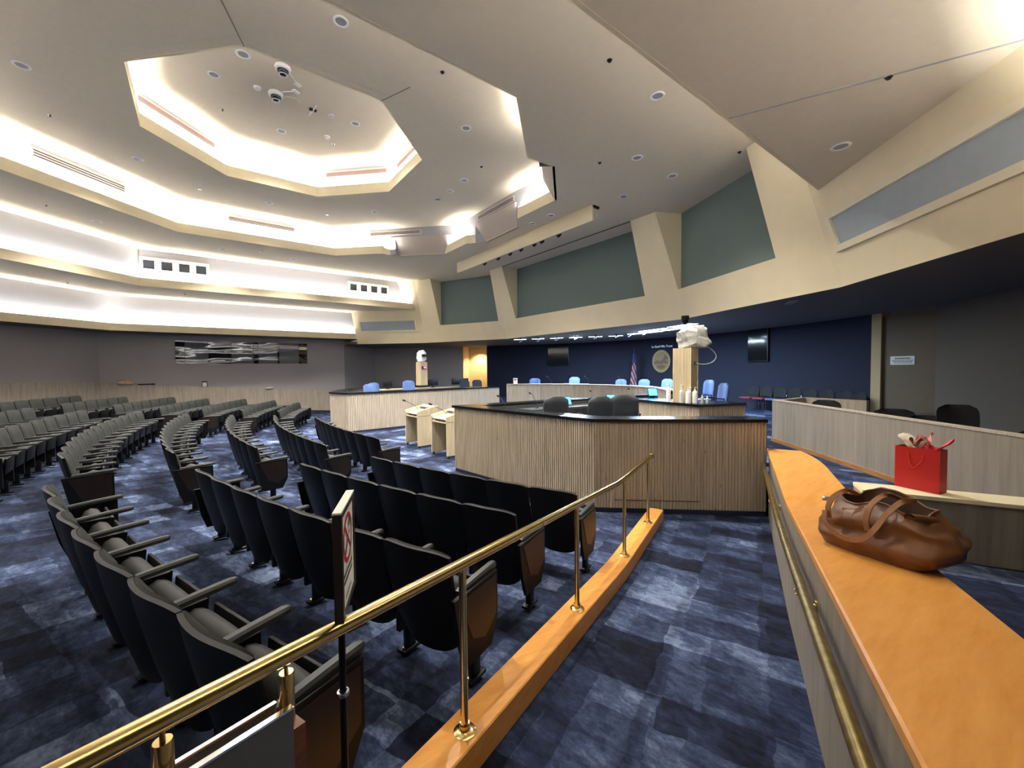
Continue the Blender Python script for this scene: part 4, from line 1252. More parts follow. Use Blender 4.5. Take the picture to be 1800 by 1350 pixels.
# ------------------------------------------------------------------ on the navy wall
def on_blue(x, out): return blue(x, out)
def blue_ang(x): return -math.asin(x / BR)
def wall_screen(lab, x0, x1, z0, z1):
    xm = (x0 + x1) / 2; p = on_blue(xm, .0); L = hypot(*(a - b for a, b in zip(on_blue(x0, 0), on_blue(x1, 0))))
    t_ = thing('wall_screen', lab, 'screen', (p[0], p[1], z0), blue_ang(xm), 'dark screens on the navy wall')
    mb = MB(); mb.box((0, -.05, (z1 - z0) / 2), (L, .08, z1 - z0), 0, .008); h_ = mb.build('housing', 'black_plastic', t_, False)
    mb = MB(); mb.box((0, -.0925, (z1 - z0) / 2), (L - .08, .006, z1 - z0 - .08)); mb.build('screen_glass', 'black_glass', h_, False, 0)
wall_screen('dark wall screen at the left on the navy wall', -6.32, -5.18, 2.3, 3.43)
wall_screen('dark wall screen at the right on the navy wall', 3.80, 4.62, 2.3, 3.50)
# oval seal
sx = -.24
p = on_blue(sx, .0)
sl = thing('wall_seal', 'oval gold seal on the navy wall beside the camera pillar', 'seal', (p[0], p[1], 2.42), blue_ang(sx))
def oval(mb, rx, rz, y0, y1, zc=0.0, xc=0.0, n=40):
    mb.grid([[(xc + rx * cos(2 * pi * k / n), y, zc + rz * sin(2 * pi * k / n)) for k in range(n)] for y in (y0, y1)], closed=True, cap=True)
mb = MB(); oval(mb, .46, .53, -.01, -.05); mb.build('disc', 'seal_gold', sl, False, 20)
mb = MB(); oval(mb, .40, .44, -.05, -.058); mb.build('field', 'seal_field', sl, False, 20)
mb = MB()
for pl in ([(-.36, -.05), (-.2, .06), (-.05, .0), (.1, .10), (.36, -.02), (.34, -.12), (-.34, -.14)], [(.12, .16), (.22, .30), (.34, .14), (.28, .06), (.16, .04)], [(-.26, -.22), (0, -.16), (.26, -.22), (.1, -.36), (-.1, -.36)]):
    mb.grid([[(a, y, b) for a, b in pl] for y in (-.058, -.066)], closed=True, cap=True)
mb.build('relief', 'seal_dark', sl, False, 20)
mb = MB()
for k in range(28):
    a = 2 * pi * k / 28
    mb.box((.45 * cos(a), -.052, .495 * sin(a)), (.035, .012, .05), 0, 0, ry=-a + pi / 2)
mb.build('rim_marks', 'seal_dark', sl, False, 0)
# lettering above the seal
cu = bpy.data.curves.new('lettering', 'FONT'); cu.body = 'In God We Trust'; cu.size = .15; cu.align_x = 'CENTER'; cu.extrude = .008
tmp = bpy.data.objects.new('tmp_text', cu); COL.objects.link(tmp)
bpy.context.view_layer.update()
me = bpy.data.meshes.new_from_object(tmp.evaluated_get(bpy.context.evaluated_depsgraph_get()))
bpy.data.objects.remove(tmp, do_unlink=True)
me.transform(Matrix.Rotation(pi / 2, 4, 'X'))
me.materials.clear(); me.materials.append(M['letters_silver'])
tx = bpy.data.objects.new('wall_lettering', me); COL.objects.link(tx)
xx = -.21; p = on_blue(xx, .04); tx.location = (p[0], p[1], 3.06); tx.rotation_euler = (0, 0, blue_ang(xx))
tag(tx, 'small silver words In God We Trust above the seal', 'lettering')
# flag
fx = -1.43; p = on_blue(fx, .45)
fg = thing('flag', 'furled red white and blue flag on a gold-tipped pole', 'flag', (p[0], p[1], .55))
mb = MB(); mb.tube([(0, 0, 0), (0, 0, 2.42)], .015, 8); mb.build('pole', 'gold_pole', fg, False)
mb = MB(); mb.lathe([(0, 0), (.12, 0), (.12, .03), (.03, .06), (.02, .12), (0, .12)], (0, 0, 0), 14, False); mb.build('base', 'gold_pole', fg, False)
mb = MB(); mb.lathe([(0, 0), (.03, .01), (.012, .05), (.045, .09), (.01, .16), (0, .17)], (0, 0, 2.42), 8, False); mb.build('finial', 'gold_pole', fg, False)
tf = NT('flag_stripes')
wv = tf.n('ShaderNodeTexWave', wave_type='BANDS', bands_direction='DIAGONAL'); wv.inputs['Scale'].default_value = 3.6; wv.inputs['Distortion'].default_value = 1.2
tf.l(tf.pos((1, 1, .45), obj=True), wv.inputs['Vector'])
tf.l(tf.ramp(wv.outputs['Fac'], [(.48, rgb(104, 34, 44)), (.52, rgb(150, 140, 146))]), tf.b.inputs['Base Color']); tf.set(.8)
mb = MB()
rows = []
for j in range(15):
    v = j / 14
    rows.append([((.04 + .12 * v ** .8) * (1 + .28 * sin(7 * 2 * pi * i / 36 + v * 2)) * cos(2 * pi * i / 36) * 1.0 - .05 * v, (.04 + .08 * v ** .8) * (1 + .28 * sin(7 * 2 * pi * i / 36 + v * 2)) * sin(2 * pi * i / 36), 1.95 - 1.45 * v) for i in range(36)])
mb.grid(rows, closed=True, cap=True); mb.build('cloth', 'flag_stripes', fg, False, 60)
mb = MB()
rows = []
for j in range(8):
    v = j / 7
    rows.append([((.045 + .07 * v) * (1 + .2 * sin(6 * 2 * pi * i / 30 + v * 3)) * cos(2 * pi * i / 30) + .02, (.045 + .06 * v) * (1 + .2 * sin(6 * 2 * pi * i / 30)) * sin(2 * pi * i / 30) - .02, 2.32 - .50 * v) for i in range(30)])
mb.grid(rows, closed=True, cap=True); mb.build('canton', 'flag_blue', fg, False, 60)

# ------------------------------------------------------------------ fixtures under the dais soffit
lp = thing('ceiling_light_panel', 'bright blue-white light panels in the soffit over the dais', 'light panel', (2.4, 11.3, ZB))
def lpanel(par, x, y, L, W_, a):
    mb = MB(); mb.box((x, y, ZB - .012), (L, W_, .02), a); f_ = mb.build('light_frame', 'dark_metal', par, smooth=0)
    mb = MB(); mb.box((x, y, ZB - .024), (L - .05, W_ - .05, .006), a); mb.build('diffuser', 'light_panel', f_, smooth=0)
for x, y, L, W_, a in ((1.2, 11.9, 1.6, .34, -.12), (3.0, 11.4, 1.8, .36, -.36), (3.45, 10.65, 1.2, .32, -.36), (2.0, 11.2, 1.3, .3, -.25)): lpanel(lp, x, y, L, W_, a)
ls = thing('ceiling_light_strip', 'row of thin bright strip lights above the left of the dais', 'light strip', (-2.5, 11.2, ZB))
for k in range(6):
    x = -4.0 + k * .72; y = 9.85 + k * .46
    lpanel(ls, x, y, .62, .10, .55)
for l_ in ((2.4, 11.3), (-2.3, 11.2)):
    area('dais_panel_light', (l_[0], l_[1], ZB - .06), 55, 2.6, .4, (.62, .80, 1.0), rot=(0, 0, -.25))
def track_head(lab, x, y, rz):
    t_ = thing('track_spotlight', lab, 'spotlight', (x, y, ZB), rz, 'spotlights on the dais soffit')
    mb = MB(); mb.box((0, 0, -.02), (.10, .06, .04), 0, .005); mb.tube([(0, 0, -.03), (0, 0, -.10)], .012, 8); mb.build('yoke', 'dark_metal', t_, False)
    mb = MB(); mb.tube([(0, -.05, -.10), (0, .07, -.15)], [.045, .055], 12); mb.build('head', 'chrome', t_, False)
for k in range(8):
    x = -3.6 + k * .72; y = 9.55 + k * .42 - max(0, k - 5) * .5
    track_head('%s small spotlight from the left on the dais soffit' % ORD[k], x, y, radians(160))
dm = thing('dome_camera', 'black dome camera hanging from the soffit above the wrapped camera', 'camera', (4.72, 8.6, ZB))
mb = MB(); mb.lathe([(0, 0), (.10, 0), (.10, -.10), (.09, -.12), (0, -.12)], (0, 0, 0), 18, False); mb.build('housing', 'black_plastic', dm, False)
mb = MB(); mb.lathe([(.085, -.12), (.082, -.17), (.06, -.215), (.03, -.235), (0, -.24)], (0, 0, 0), 18, False); mb.build('dome', 'black_glass', dm, False)
sv = thing('soffit_vent', 'small pale slot vent under the cream fascia at the right', 'vent', (7.27, 8.4, ZB), radians(-60))
mb = MB(); mb.box((0, 0, -.006), (.5, .14, .012)); mb.build('frame', 'vent_metal', sv, False, 0)
mb = MB()
for k in range(3): mb.box((0, -.04 + k * .04, -.014), (.46, .012, .006))
mb.build('slats', 'soffit_dark', sv, False, 0)
# notice on the door
dn = thing('door_notice', 'white printed notice on the brown door at the right', 'sign', (8.42, 12.44, 2.2))
da = math.atan2(12.15 - (e1[1] - .02), 9.05 - (e1[0] + .22)); dd = (cos(da), sin(da)); dnn = (dd[1], -dd[0])
mb = MB(); mc = (8.42, e1[1] - .02 + (8.42 - e1[0] - .22) * math.tan(da), 2.23)
mb.box((mc[0] + dnn[0] * .006, mc[1] + dnn[1] * .006, mc[2]), (.56, .01, .22), da); nb = mb.build('board', 'paper', dn, smooth=0)
mb = MB(); random.seed(5)
for zz, hh_, a_, b_ in ((.055, .035, -.17, .17), (.005, .018, -.24, .24), (-.03, .018, -.22, .22), (-.065, .014, -.2, .2)):
    u0 = a_
    while u0 < b_:
        wq = random.uniform(.02, .05)
        mb.box((mc[0] + dd[0] * (u0 + wq / 2) + dnn[0] * .013, mc[1] + dd[1] * (u0 + wq / 2) + dnn[1] * .013, mc[2] + zz), (wq, .003, hh_), da); u0 += wq + .012
mb.build('print', 'soffit_dark', nb, smooth=0, kind='stuff')

# ------------------------------------------------------------------ control-booth window and things on the rear wall
wn = struct(MB().box((-aw - .6, -.1, 3.0), (.02, 5.3, 1.3)).build('window_1', 'taupe_fabric', smooth=0))
ymul = [BW0, -2.36, -1.56, -.68, .17, .38, 1.16, 1.26, 2.11, BW1]
pm = ['booth_dark', 'booth_grey', 'booth_dark', 'booth_grey', 'booth_dark', 'booth_grey', 'booth_dark', 'booth_grey', 'booth_dark']
for a, b, m_ in zip(ymul, ymul[1:], pm):
    mb = MB(); mb.box((-aw - .05, (a + b) / 2, (BWZ0 + BWZ1) / 2), (.012, b - a - .012, BWZ1 - BWZ0)); mb.build('pane', m_, wn, smooth=0)
mb = MB()
for y in ymul: mb.box((-aw - .05, y, (BWZ0 + BWZ1) / 2), (.03, .016, BWZ1 - BWZ0))
mb.build('mullions', 'soffit_dark', wn, smooth=0)
# no tubes inside the booth; its panes reflect the coves
ps = thing('gift_wrap_bundle', 'small crumpled orange cloth lying on the rear wainscot ledge', 'cloth', (-aw + .12, -4.3, floor_z(-aw, -4.3) + 1.03))
def fnb(v, a): return (.07 * (1 - v * .6) * cos(a), .30 * (1 - v * .6) * sin(a), .13 * v)
mb = MB(); mb.grid(crumple(8, 22, fnb, .05, 8, 2.0), closed=True, cap=True); mb.build('cloth', 'orange_cloth', ps, False, 30)
lg = MB(); lg.box((-aw + .10, -.4, 0), (.2, 9.4, .02))
bpy.data.objects.remove(lg.build('tmp', 'far_oak'), do_unlink=True)
def on_rear(name, lab, cat, y, z, w_, h_, mat, th=.05):
    t_ = thing(name, lab, cat, (-aw + .001, y, z))
    mb = MB(); mb.box((th / 2, 0, 0), (th, w_, h_), 0, .004); mb.build('body', mat, t_, False)
    return t_
q = on_rear('wall_bracket', 'thin dark bracket bar on the rear wall', 'bracket', -3.66, 1.65, .55, .05, 'dark_metal')
mb = MB(); mb.box((.06, .2, .0), (.03, .06, .07)); mb.build('knob', 'black_plastic', q, False)
q = on_rear('rear_notice', 'small white notice in a dark frame on the rear wall', 'sign', -1.72, 1.60, .20, .26, 'black_plastic')
mb = MB(); mb.box((.053, 0, -.02), (.006, .15, .18)); mb.build('paper_insert', 'paper', q, False, 0)
q = thing('paper_sheet', 'white papers lying on top of the far wainscot', 'paper', (-aw + .06, .77, floor_z(-aw, .77) + 1.032))
mb = MB(); mb.box((0, 0, .02), (.1, .32, .03), .1, .004); mb.box((.01, .05, .045), (.1, .26, .02), -.08, .004); mb.build('sheets', 'paper', q, False)

# ------------------------------------------------------------------ ceiling fixtures
def downlight(lab, x, y, z, r=.115, grp='recessed downlights', dark=False, power=0.0):
    if power: spot('downlight_lamp', (x, y, z - .03), power, (1.0, .95, .86), radians(125), 1.0, (x, y, 0), .06)
    t_ = thing('downlight', lab, 'downlight', (x, y, z), 0, grp)
    mb = MB(); mb.lathe([(r * .68, -.002), (r * .72, -.012), (r * .9, -.014), (r, -.008), (r, 0)], (0, 0, 0), 22, False); mb.build('trim_ring', 'white_trim' if not dark else 'dark_metal', t_, False)
    mb = MB(); mb.lathe([(r * .70, -.004), (r * .3, -.003), (0, -.003)], (0, 0, 0), 22, False); mb.build('reflector', 'downlight_cone' if not dark else 'dark_slot', t_, False)
for lab, x, y in (('left', .02, -1.43), ('lowest', -1.42, 0), ('right', .03, 1.43)):
    downlight('white downlight in the innermost octagon ceiling, %s one of three' % lab, x, y, HZ[0], grp='innermost ceiling downlights', power=150)
tier1 = [('nearest the camera, at the top edge', 4.12, 0), ('on the left below the inner octagon corner', -2.93, -2.9), ('below the inner octagon, left of two', -4.06, 0), ('below the inner octagon, right of two', -2.87, 2.88),
         ('to the right of the inner octagon', 2.91, 2.9), ('uppermost of three in a slanting line', .78, 4.12), ('middle of three in a slanting line', -.03, 4.12), ('lowest of three in a slanting line', -.78, 4.10), ('at the far left edge of the picture', 0, -4.09)]
for lab, x, y in tier1: downlight('white downlight on the second ceiling tier, ' + lab, x, y, HZ[1], grp='second tier downlights', power=150)
tier2_ = [('far left above the window box', -5.68, -4.04), ('upper right, largest', 6.83, 4.04), ('right, below the largest', 5.49, 5.39), ('right, flat one near the wall', 5.48, 6.7), ('above the third wall panel', 4.15, 6.7),
          ('farthest, above the small window box', -6.67, 4.05), ('right of two at the valance', 2.16, 6.08), ('left of two at the valance', 1.38, 6.08), ('middle left behind the second lip', -6.83, 1.1), ('left behind the second lip', -6.85, -1.1)]
for lab, x, y in tier2_: downlight('white downlight on the third ceiling tier, ' + lab, x, y, HZ[2], grp='third tier downlights', power=0 if (y > 6.0 or 'wall' in lab) else 120)
downlight('flat round speaker cover on the lowest ceiling at the right', 8.88, 5.23, HZ[3], .12, 'lowest tier fixtures')
downlight('flat round white cover in the innermost octagon, near its top corner', 1.02, -.99, HZ[0], .13, 'innermost ceiling covers')
def sprinkler(lab, x, y, z, mat='chrome'):
    t_ = thing('sprinkler', lab, 'sprinkler', (x, y, z), 0, 'ceiling sprinklers')
    mb = MB(); mb.lathe([(0, -.006), (.034, -.006), (.038, 0)], (0, 0, 0), 14, False); mb.build('escutcheon', mat, t_, False)
    mb = MB(); mb.tube([(0, 0, -.004), (0, 0, -.02)], .012, 8); mb.lathe([(0, -.02), (.022, -.02), (.022, -.024), (0, -.024)], (0, 0, 0), 10, False); mb.build('head', 'dark_metal', t_, False)
for lab, x, y, z, m_ in (('second tier, far left', -1.7, -4.1, HZ[1], 'chrome'), ('second tier, below the inner octagon at left', -4.15, -1.7, HZ[1], 'chrome'), ('second tier, below the inner octagon at right', -4.08, 1.69, HZ[1], 'chrome'),
                         ('second tier, dark, upper right', 4.09, 1.71, HZ[1], 'dark_metal'), ('second tier, dark, near the pocket', 1.69, 4.09, HZ[1], 'dark_metal'), ('third tier, dark, upper right', 6.86, 2.84, HZ[2], 'dark_metal'),
                         ('third tier, dark, right of the pocket', 4.9, 4.93, HZ[2], 'dark_metal'), ('third tier, dark, at the third wall panel', 6.84, 6.87, HZ[2], 'dark_metal'), ('third tier, left edge', -4.87, -4.83, HZ[2], 'chrome'),
                         ('lowest right ceiling, dark, on the seam', 9.59, 3.97, HZ[3], 'dark_metal'), ('innermost octagon, left', -1.27, -1.24, HZ[0], 'chrome'), ('innermost octagon, right', -1.27, 1.23, HZ[0], 'chrome'),
                         ('fourth tier, left', -8.31 - .6, -5.23, HZ[3], 'chrome'), ('fourth tier, farther', -9.32, -2.23, HZ[3], 'chrome')):
    sprinkler('small sprinkler head on the ' + lab, x, y, z, m_)
def detector(lab, x, y, z):
    t_ = thing('smoke_detector', lab, 'smoke detector', (x, y, z), 0, 'smoke detectors')
    mb = MB(); mb.lathe([(.075, 0), (.078, -.02), (.065, -.03), (.06, -.05), (.03, -.06), (0, -.06)], (0, 0, 0), 18, False); mb.build('body', 'white_trim', t_, False)
    mb = MB(); mb.lathe([(.061, -.034), (.066, -.036), (.061, -.042)], (0, 0, 0), 18, False); mb.build('slot_ring', 'sheet_grey', t_, False)
detector('white smoke detector left of the dome cameras', .11, -.67, HZ[0]); detector('white smoke detector right of the ceiling cross', .03, .86, HZ[0]); detector('small white detector below the ceiling cross', -.99, 1.0, HZ[0])
detector('white ceiling sensor on the third tier, above the window box', -6.26, -.03, HZ[2])
def dome(lab, x, y, jx, jy):
    t_ = thing('dome_camera', lab, 'camera', (x, y, HZ[0]), 0, 'white dome cameras')
    mb = MB(); mb.lathe([(.145, 0), (.15, -.03), (.14, -.06), (.115, -.075), (.105, -.075)], (0, 0, 0), 24, False); mb.build('housing', 'white_trim', t_, False)
    mb = MB(); mb.lathe([(.106, -.07), (.10, -.11), (.075, -.15), (.04, -.17), (0, -.175)], (0, 0, 0), 24, False); mb.build('dome', 'black_glass', t_, False)
    mb = MB(); mb.lathe([(.055, -.150), (.085, -.150), (.085, -.158), (.055, -.158)], (0, 0, 0), 18, False); mb.build('lens_ring', 'white_trim', t_, False)
    mb = MB(); mb.tube(smooth_path([(0, 0, -.02), ((jx - x) * .4 + .05, (jy - y) * .4, -.02), (jx - x, jy - y, -.015)]), .010, 6); mb.build('cable', 'white_trim', t_, False)
    mb = MB(); mb.box((jx - x, jy - y, -.02), (.09, .14, .03), .5, .006); mb.build('junction_box', 'white_trim', t_, False)
dome('upper white dome camera in the innermost octagon', 1.10, -.32, .74, .01)
dome('lower white dome camera in the innermost octagon', .12, -.32, .47, .02)
dc = thing('ceiling_disc', 'flat round grey cover in the middle of the innermost octagon', 'cover plate', (.03, .01, HZ[0]))
mb = MB(); mb.lathe([(.17, 0), (.17, -.008), (.15, -.012), (.145, -.008), (0, -.008)], (0, 0, 0), 26, False); mb.build('plate', 'ceiling_paint', dc, False)
cx_ = thing('ceiling_cross_bracket', 'pale thin bar bracket on the innermost octagon ceiling', 'bracket', (.01, .46, HZ[0]))
mb = MB(); mb.box((0, 0, -.03), (.5, .03, .02), radians(8), .004); mb.build('bar', 'white_trim', cx_, False)
mb = MB(); mb.box((0, -.04, -.02), (.06, .08, .04)); mb.box((0, .05, -.02), (.05, .05, .04)); mb.build('hub', 'dark_metal', cx_, False)

# slot vents set on the risers: edge normal angle, s-range, z-range
def riser_frame(a, ang, s_, z):
    nx, ny = cos(ang), sin(ang); tx_, ty_ = -ny, nx
    return (nx * a + tx_ * s_, ny * a + ty_ * s_, z)
def vent(lab, a, ang, s0, s1, z0, z1, slots):
    c = riser_frame(a, ang, (s0 + s1) / 2, z0)
    t_ = thing('slot_vent', lab, 'vent', c, ang + pi / 2, 'slot vents on the ceiling risers')      # local x runs along the riser, +y into the room
    L = abs(s1 - s0); H_ = z1 - z0
    mb = MB()
    mb.box((0, .008, H_ / 2), (L, .016, H_)); mb.build('frame', 'vent_metal', t_, False, 0)
    for k in range(slots):
        hh_ = (H_ - .06) / slots
        mb = MB(); mb.box((0, .018, .03 + hh_ * (k + .5)), (L - .08, .008, hh_ * (.45 if slots > 1 else .9))); mb.build('slot', 'vent_dark' if slots == 1 else 'lectern_dark', t_, False, 0)
a1_, a2_, a4_ = AP[0] + GAP, AP[1] + GAP, AP[3] + GAP
vent('long pinkish slot vent on the left riser of the innermost octagon', a1_, radians(225), -1.0, 1.0, 7.97, 8.16, 1)
vent('pinkish slot vent on the far riser of the innermost octagon', a1_, radians(135), -1.0, 1.0, 7.97, 8.16, 1)
vent('pinkish slot vent on the right riser of the innermost octagon', a1_, radians(90), -1.0, 1.0, 7.97, 8.16, 1)
vent('three-slot vent on the left riser of the second tier', a2_, radians(225), -1.0, 1.0, 7.01, 7.25, 3)
vent('three-slot vent on the middle riser of the second tier', a2_, radians(180), -1.0, 1.0, 7.06, 7.25, 3)
vent('three-slot vent above the left slanted ceiling panel', a2_, radians(135), -1.0, 1.0, 7.10, 7.27, 3)
vent('three-slot vent above the middle slanted ceiling panel', a2_, radians(90), -1.0, 1.0, 7.08, 7.26, 3)
vent('slot vent on the lowest riser at the left edge', a4_, radians(225), -3.23, 0.2, 4.87, 5.0, 2)
# four-pane light boxes on the third riser
def window_box(lab, s0, s1, z0, z1):
    a = AP[2] + GAP
    t_ = thing('four_pane_window', lab, 'window', (-a, -(s0 + s1) / 2 * -1, z0), -pi / 2, 'four-pane windows on the third riser')
    L = s1 - s0; H_ = z1 - z0
    mb = MB(); mb.box((0, .02, H_ / 2), (L, .04, H_), 0, .004); mb.build('box', 'white_trim', t_, False)
    for k in range(4):
        x = -L / 2 + L * (k + .5) / 4
        w_ = L / 4 * .62
        mb = MB()
        for (cx2, cz2, ww, hh_) in ((0, w_ / 2 + .02, w_ + .08, .04), (0, -w_ / 2 - .02, w_ + .08, .04), (w_ / 2 + .02, 0, .04, w_), (-w_ / 2 - .02, 0, .04, w_)): mb.box((x + cx2, .05, H_ / 2 + cz2), (ww, .03, hh_))
        f_ = mb.build('pane_frame', 'white_trim', t_, False, 0)
        mb = MB(); mb.box((x, .044, H_ / 2), (w_, .008, w_)); mb.build('pane', 'grey_glass', f_, False, 0)
window_box('white box with four dark square panes on the left bright riser', -3.41, -1.47, 5.64, 6.16)
window_box('smaller-looking far white box with four dark panes beside the cream wall', 3.52, 5.39, 5.64, 6.16)

# valance with its row of stage spots
vl = thing('light_valance', 'cream board hanging from the ceiling in front of stage spots', 'valance', (-.2, 6.48, HZ[2] - .42))
mb = MB(); mb.box((-.2, 6.48, HZ[2] - .205), (7.1, .06, .41), 0, .004); mb.build('board', 'lip_paint', vl)
mb = MB(); mb.box((3.33, 6.60, HZ[2] - .03), (.05, .25, .06)); mb.box((-3.73, 6.60, HZ[2] - .03), (.05, .25, .06)); mb.build('brackets', 'dark_metal', vl, smooth=0)
for k, x in enumerate((-2.6, -1.7, -.97, -.35, .35, .72, 1.5)):
    t_ = thing('stage_spot', '%s black stage spot from the left behind the valance' % ORD[k], 'spotlight', (x, 6.95, HZ[2]), 0, 'stage spots behind the valance')
    mb = MB(); mb.tube([(0, 0, 0), (0, 0, -.08)], .015, 8); mb.build('hanger', 'dark_metal', t_, False)
    mb = MB(); mb.tube([(0, -.08, -.10), (0, .10, -.20)], [.06, .085], 12); mb.build('lamp_head', 'black_plastic', t_, False)

# ------------------------------------------------------------------ red gift bag on the cream cap
ga_ = math.atan2(2.955 - 2.92, 10.13 - 9.86)
gbag = thing('gift_bag', 'red paper gift bag with tissue standing on the cream-capped wall', 'gift bag', (10.02, 3.0, 1.05), radians(-14))
W_, D_, H_ = .29, .12, .355
mb = MB()
def bagface(mb, f, out):
    mb.face(f)
def bagring(k, z, ins=0.0): return [(-W_ / 2 + ins, -D_ / 2 + ins, z), (W_ / 2 - ins, -D_ / 2 + ins, z), (W_ / 2 - ins + .0, -.0 * k, z), (W_ / 2 - ins, D_ / 2 - ins, z), (-W_ / 2 + ins, D_ / 2 - ins, z), (-W_ / 2 + ins, 0, z)]
rows = [bagring(0, 0), bagring(0, H_ * .5), bagring(0, H_), bagring(0, H_, .003), bagring(0, .01, .003)]
mb.grid(rows, closed=True, cap=True); mb.build('body', 'red_paper', gbag, False, 20)
for s_ in (-1, 1):
    y = s_ * (D_ / 2 + .004)
    P = [(-.055, y, H_ - .04), (-.052, y * 1.05, H_ - .08), (-.035, y * 1.08, H_ - .15), (-.012, y * 1.1, H_ - .168), (.006, y * 1.08, H_ - .15), (.035, y * 1.05, H_ - .10), (.042, y, H_ - .04)]
    mb = MB(); mb.tube(smooth_path(P), .003, 6); mb.build('cord_handle', 'cord_red', gbag, False)
def tissue(name, mat, cx_, cy_, r, h_, seed, tips):
    """a puff of tissue paper with pointed tips"""
    mb = MB(); n = 26; rows = []
    for j in range(9):
        v = j / 8; loop = []
        for i in range(n):
            a = 2 * pi * i / n
            tip = max((max(0.0, cos(a - ta)) ** 3) * tl for ta, tl in tips)
            rr_ = r * (.65 + .55 * v) * (1 + .25 * sin(a * 5 + seed) * v) + tip * v * v
            z = -.05 + v * h_ * (1 + .3 * sin(a * 3 + seed * 2)) + tip * v * .9
            p = Vector((cx_ + rr_ * cos(a), cy_ + rr_ * .6 * sin(a), H_ + z))
            loop.append(p + noise.noise_vector(p * 30 + Vector((seed, 0, 0))) * .008)
        rows.append(loop)
    mb.grid(rows, closed=True)
    inner = [[Vector((p.x * .97 + cx_ * .03, p.y * .97 + cy_ * .03, p.z - .003)) for p in l] for l in rows]
    mb.grid(inner, closed=True)
    mb.build(name, mat, gbag, False, 0)
tissue('tissue_white', 'tissue_white', -.035, -.01, .048, .085, 1.0, [(2.6, .075), (.9, .045)])
tissue('tissue_brown', 'tissue_brown', -.02, .01, .042, .10, 2.2, [(1.8, .02), (.3, .02)])
tissue('tissue_pink', 'tissue_pink', .005, .015, .034, .125, 3.1, [(1.2, .04), (.2, .02)])
tissue('tissue_red', 'tissue_red', .07, 0, .05, .065, 4.0, [(.15, .085), (.6, .03)])
tissue('tissue_red', 'red_paper', -.10, 0, .030, .02, 5.0, [(2.8, .01)])

# ------------------------------------------------------------------ leather tote lying across the half wall
pz = walong(0, 0, 0)
PX_, PY_ = 10.10, 1.14
pb = wp(4.4, 0)
tz = floor_z(*lerp(WA, WB, .56)) + .953
slope_z = lambda x, y: floor_z(*(lambda s_: wp(s_, 0))(((x - WA[0]) * WD[0] + (y - WA[1]) * WD[1]))) + .954
bagT = thing('leather_tote', 'slouched brown leather tote bag on the orange cap of half wall', 'handbag', (PX_, PY_, slope_z(PX_, PY_)), radians(-18))
def hull(u, v):
    """u: angle round the bag, v: 0 base .. 1 rim; local x is the long way, -y faces the camera"""
    c, s_ = cos(u), sin(u)
    e_ = (2.6 if c < 0 else 4.2) + 1.2 * (1 - v)
    q = (abs(c) ** e_ + abs(s_) ** e_) ** (-1 / e_)
    bulge = min(1.0, 1.7 * max(0.0, sin(pi * min(1, v * 1.02))))
    if c > 0: lx = .22 + .10 * bulge - .01 * v
    else: lx = .245 + .03 * bulge - .055 * v ** 1.5
    ly = .125 + .045 * bulge - .03 * v ** 1.5
    x = lx * c * q; y = ly * s_ * q
    zt_ = .300 + .022 * s_ + .016 * sin(4 * u + 1) - .045 * max(0, -c) ** 2 - .02 * max(0, c) ** 2
    z = zt_ * v ** .8
    k = max(0.0, c) ** 3
    z -= .05 * k * sin(pi * v) * v                      # the right-hand end sags
    y += .055 * v
    return Vector((x, y, z))
def fold(p, v):
    g = min(1.0, v * 3)
    w1 = sin(p.x * 15 + p.z * 30) * .020 * v
    w2 = sin(p.x * 8 - p.z * 46 + 1.3) * .019 * sin(pi * v)
    w3 = sin(p.z * 34 - abs(p.x) * 12 + .5) * .017 * sin(pi * v)
    n3 = noise.noise_vector(p * 8) * .024 + noise.noise_vector(p * 21) * .010
    return p + Vector((n3.x * g + w3 * (1 if p.x > 0 else -1) * g, (n3.y + w1 + w2) * g, n3.z * .6 * v))
mb = MB(); nU, nV = 72, 26
rows = [[fold(hull(2 * pi * i / nU, j / nV), j / nV) for i in range(nU)] for j in range(nV + 1)]
rows[0] = [Vector((p.x, p.y, .002)) for p in rows[0]]
mb.grid(rows, closed=True)
mb.bm.faces.new(list(reversed(mb.bm.verts[:nU])))
mb.build('body', 'leather', bagT, False, 60)
mb = MB()                                           # lining that dips inside the mouth
rim = rows[-1]
ctr = Vector((0, .05, .20))
rowsI = [rim] + [[p.lerp(Vector((p.x * .9, .05 + (p.y - .05) * .75, .13)), k) for p in rim] for k in (.35, .7, 1.0)]
rowsI = [[p - Vector((p.x * .012, (p.y - .05) * .03, 0)) for p in r_x] for r_x in rowsI]
mb.grid(rowsI, closed=True); mb.bm.faces.ensure_lookup_table()
mb.bm.verts.ensure_lookup_table(); mb.bm.faces.new(mb.bm.verts[nU * 3:nU * 4])
mb.build('lining', 'leather_inside', bagT, False, 60)
mb = MB(); mb.tube([p + Vector((0, 0, .002)) for p in rim] + [rim[0] + Vector((0, 0, .002))], .0055, 6, cap=False); mb.build('rim_piping', 'leather', bagT, False)
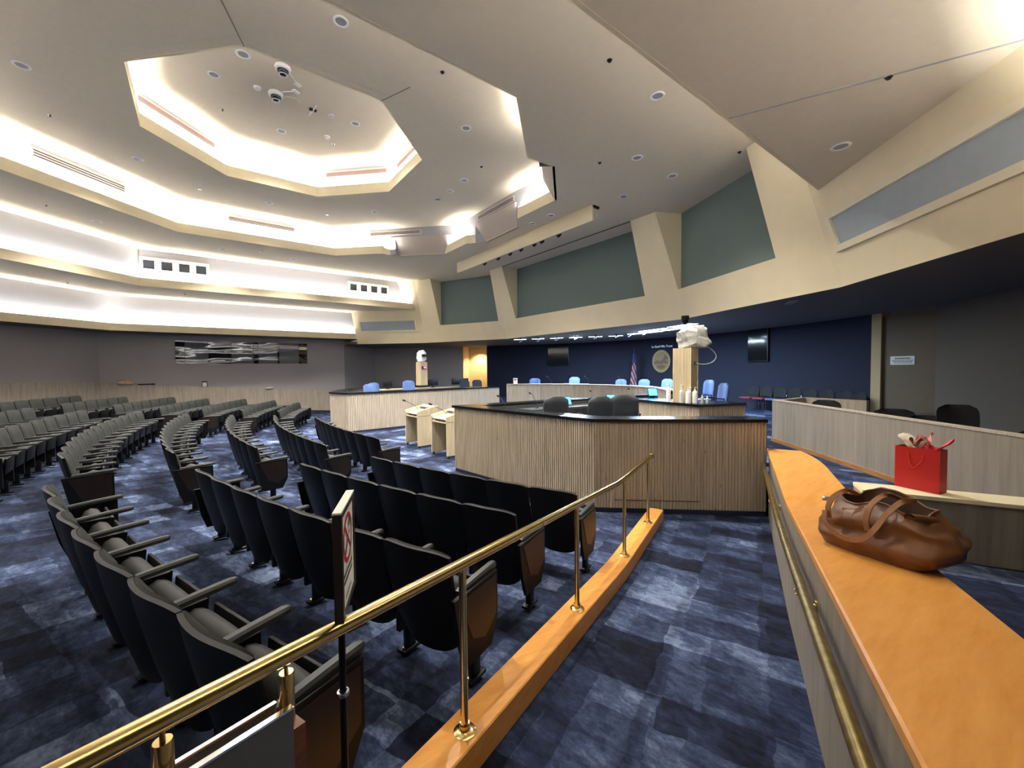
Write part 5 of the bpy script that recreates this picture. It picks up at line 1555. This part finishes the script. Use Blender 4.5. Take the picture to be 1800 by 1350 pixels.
def strap(P, w_=.017, th=.0035):
    P = smooth_path(P, 7); mb = MB(); rows = []
    for i, p in enumerate(P):
        d = (P[min(i + 1, len(P) - 1)] - P[max(i - 1, 0)]).normalized()
        side = Vector((d.z, 0, -d.x)) if (abs(d.x) + abs(d.z)) > .25 else Vector((1, 0, 0))
        side = (side - d * side.dot(d)).normalized(); nn_ = d.cross(side).normalized()
        rows.append([p + side * w_ + nn_ * th, p - side * w_ + nn_ * th, p - side * w_ - nn_ * th, p + side * w_ - nn_ * th])
    mb.grid(rows, closed=True, cap=True); return mb
strap([(-.15, -.16, .17), (-.155, -.165, .23), (-.145, -.135, .29), (-.12, -.06, .325), (-.10, .00, .30)], .013).build('handle_front_end', 'strap_leather', bagT, False, 50)
strap([(-.165, -.175, .21), (-.15, -.192, .15), (-.095, -.200, .11), (-.02, -.202, .10), (.045, -.195, .13), (.08, -.172, .19), (.10, -.12, .265), (.125, -.04, .33), (.15, .03, .335)], .013).build('handle', 'strap_leather', bagT, False, 50)
strap([(.035, -.15, .16), (.03, -.155, .22), (.035, -.12, .30), (.05, -.03, .345), (.07, .06, .32)], .013).build('handle', 'strap_leather', bagT, False, 50)
mb = MB()                                            # small rolled-over corner of the rim
rows = []
for j in range(13):
    a = -.4 + 4.2 * j / 12
    rows.append([(.175 + .024 * cos(a) + .05 * k, -.075 + .10 * k, .268 + .022 * sin(a) - .012 * k) for k in (0, .35, .7, 1.0)])
mb.grid(rows)
mb.build('side_roll', 'leather', bagT, False, 60)
mb = MB(); mb.lathe([(0, -.006), (.008, -.004), (.008, .004), (0, .006)], (-.095, -.125, .235), 10, False); mb.build('snap', 'chrome', bagT, False)
mb = MB(); mb.box((-.245, -.03, .235), (.05, .03, .014), .4, .004, rx=.5); mb.build('key_fob', 'chrome', bagT, False)

# ------------------------------------------------------------------ lamps with a light of their own
spot('alcove_lamp', (-9.95, 11.45, ZB - .05), 60, (1.0, .80, .50), radians(110), .8, (-10.2, 11.6, .6))
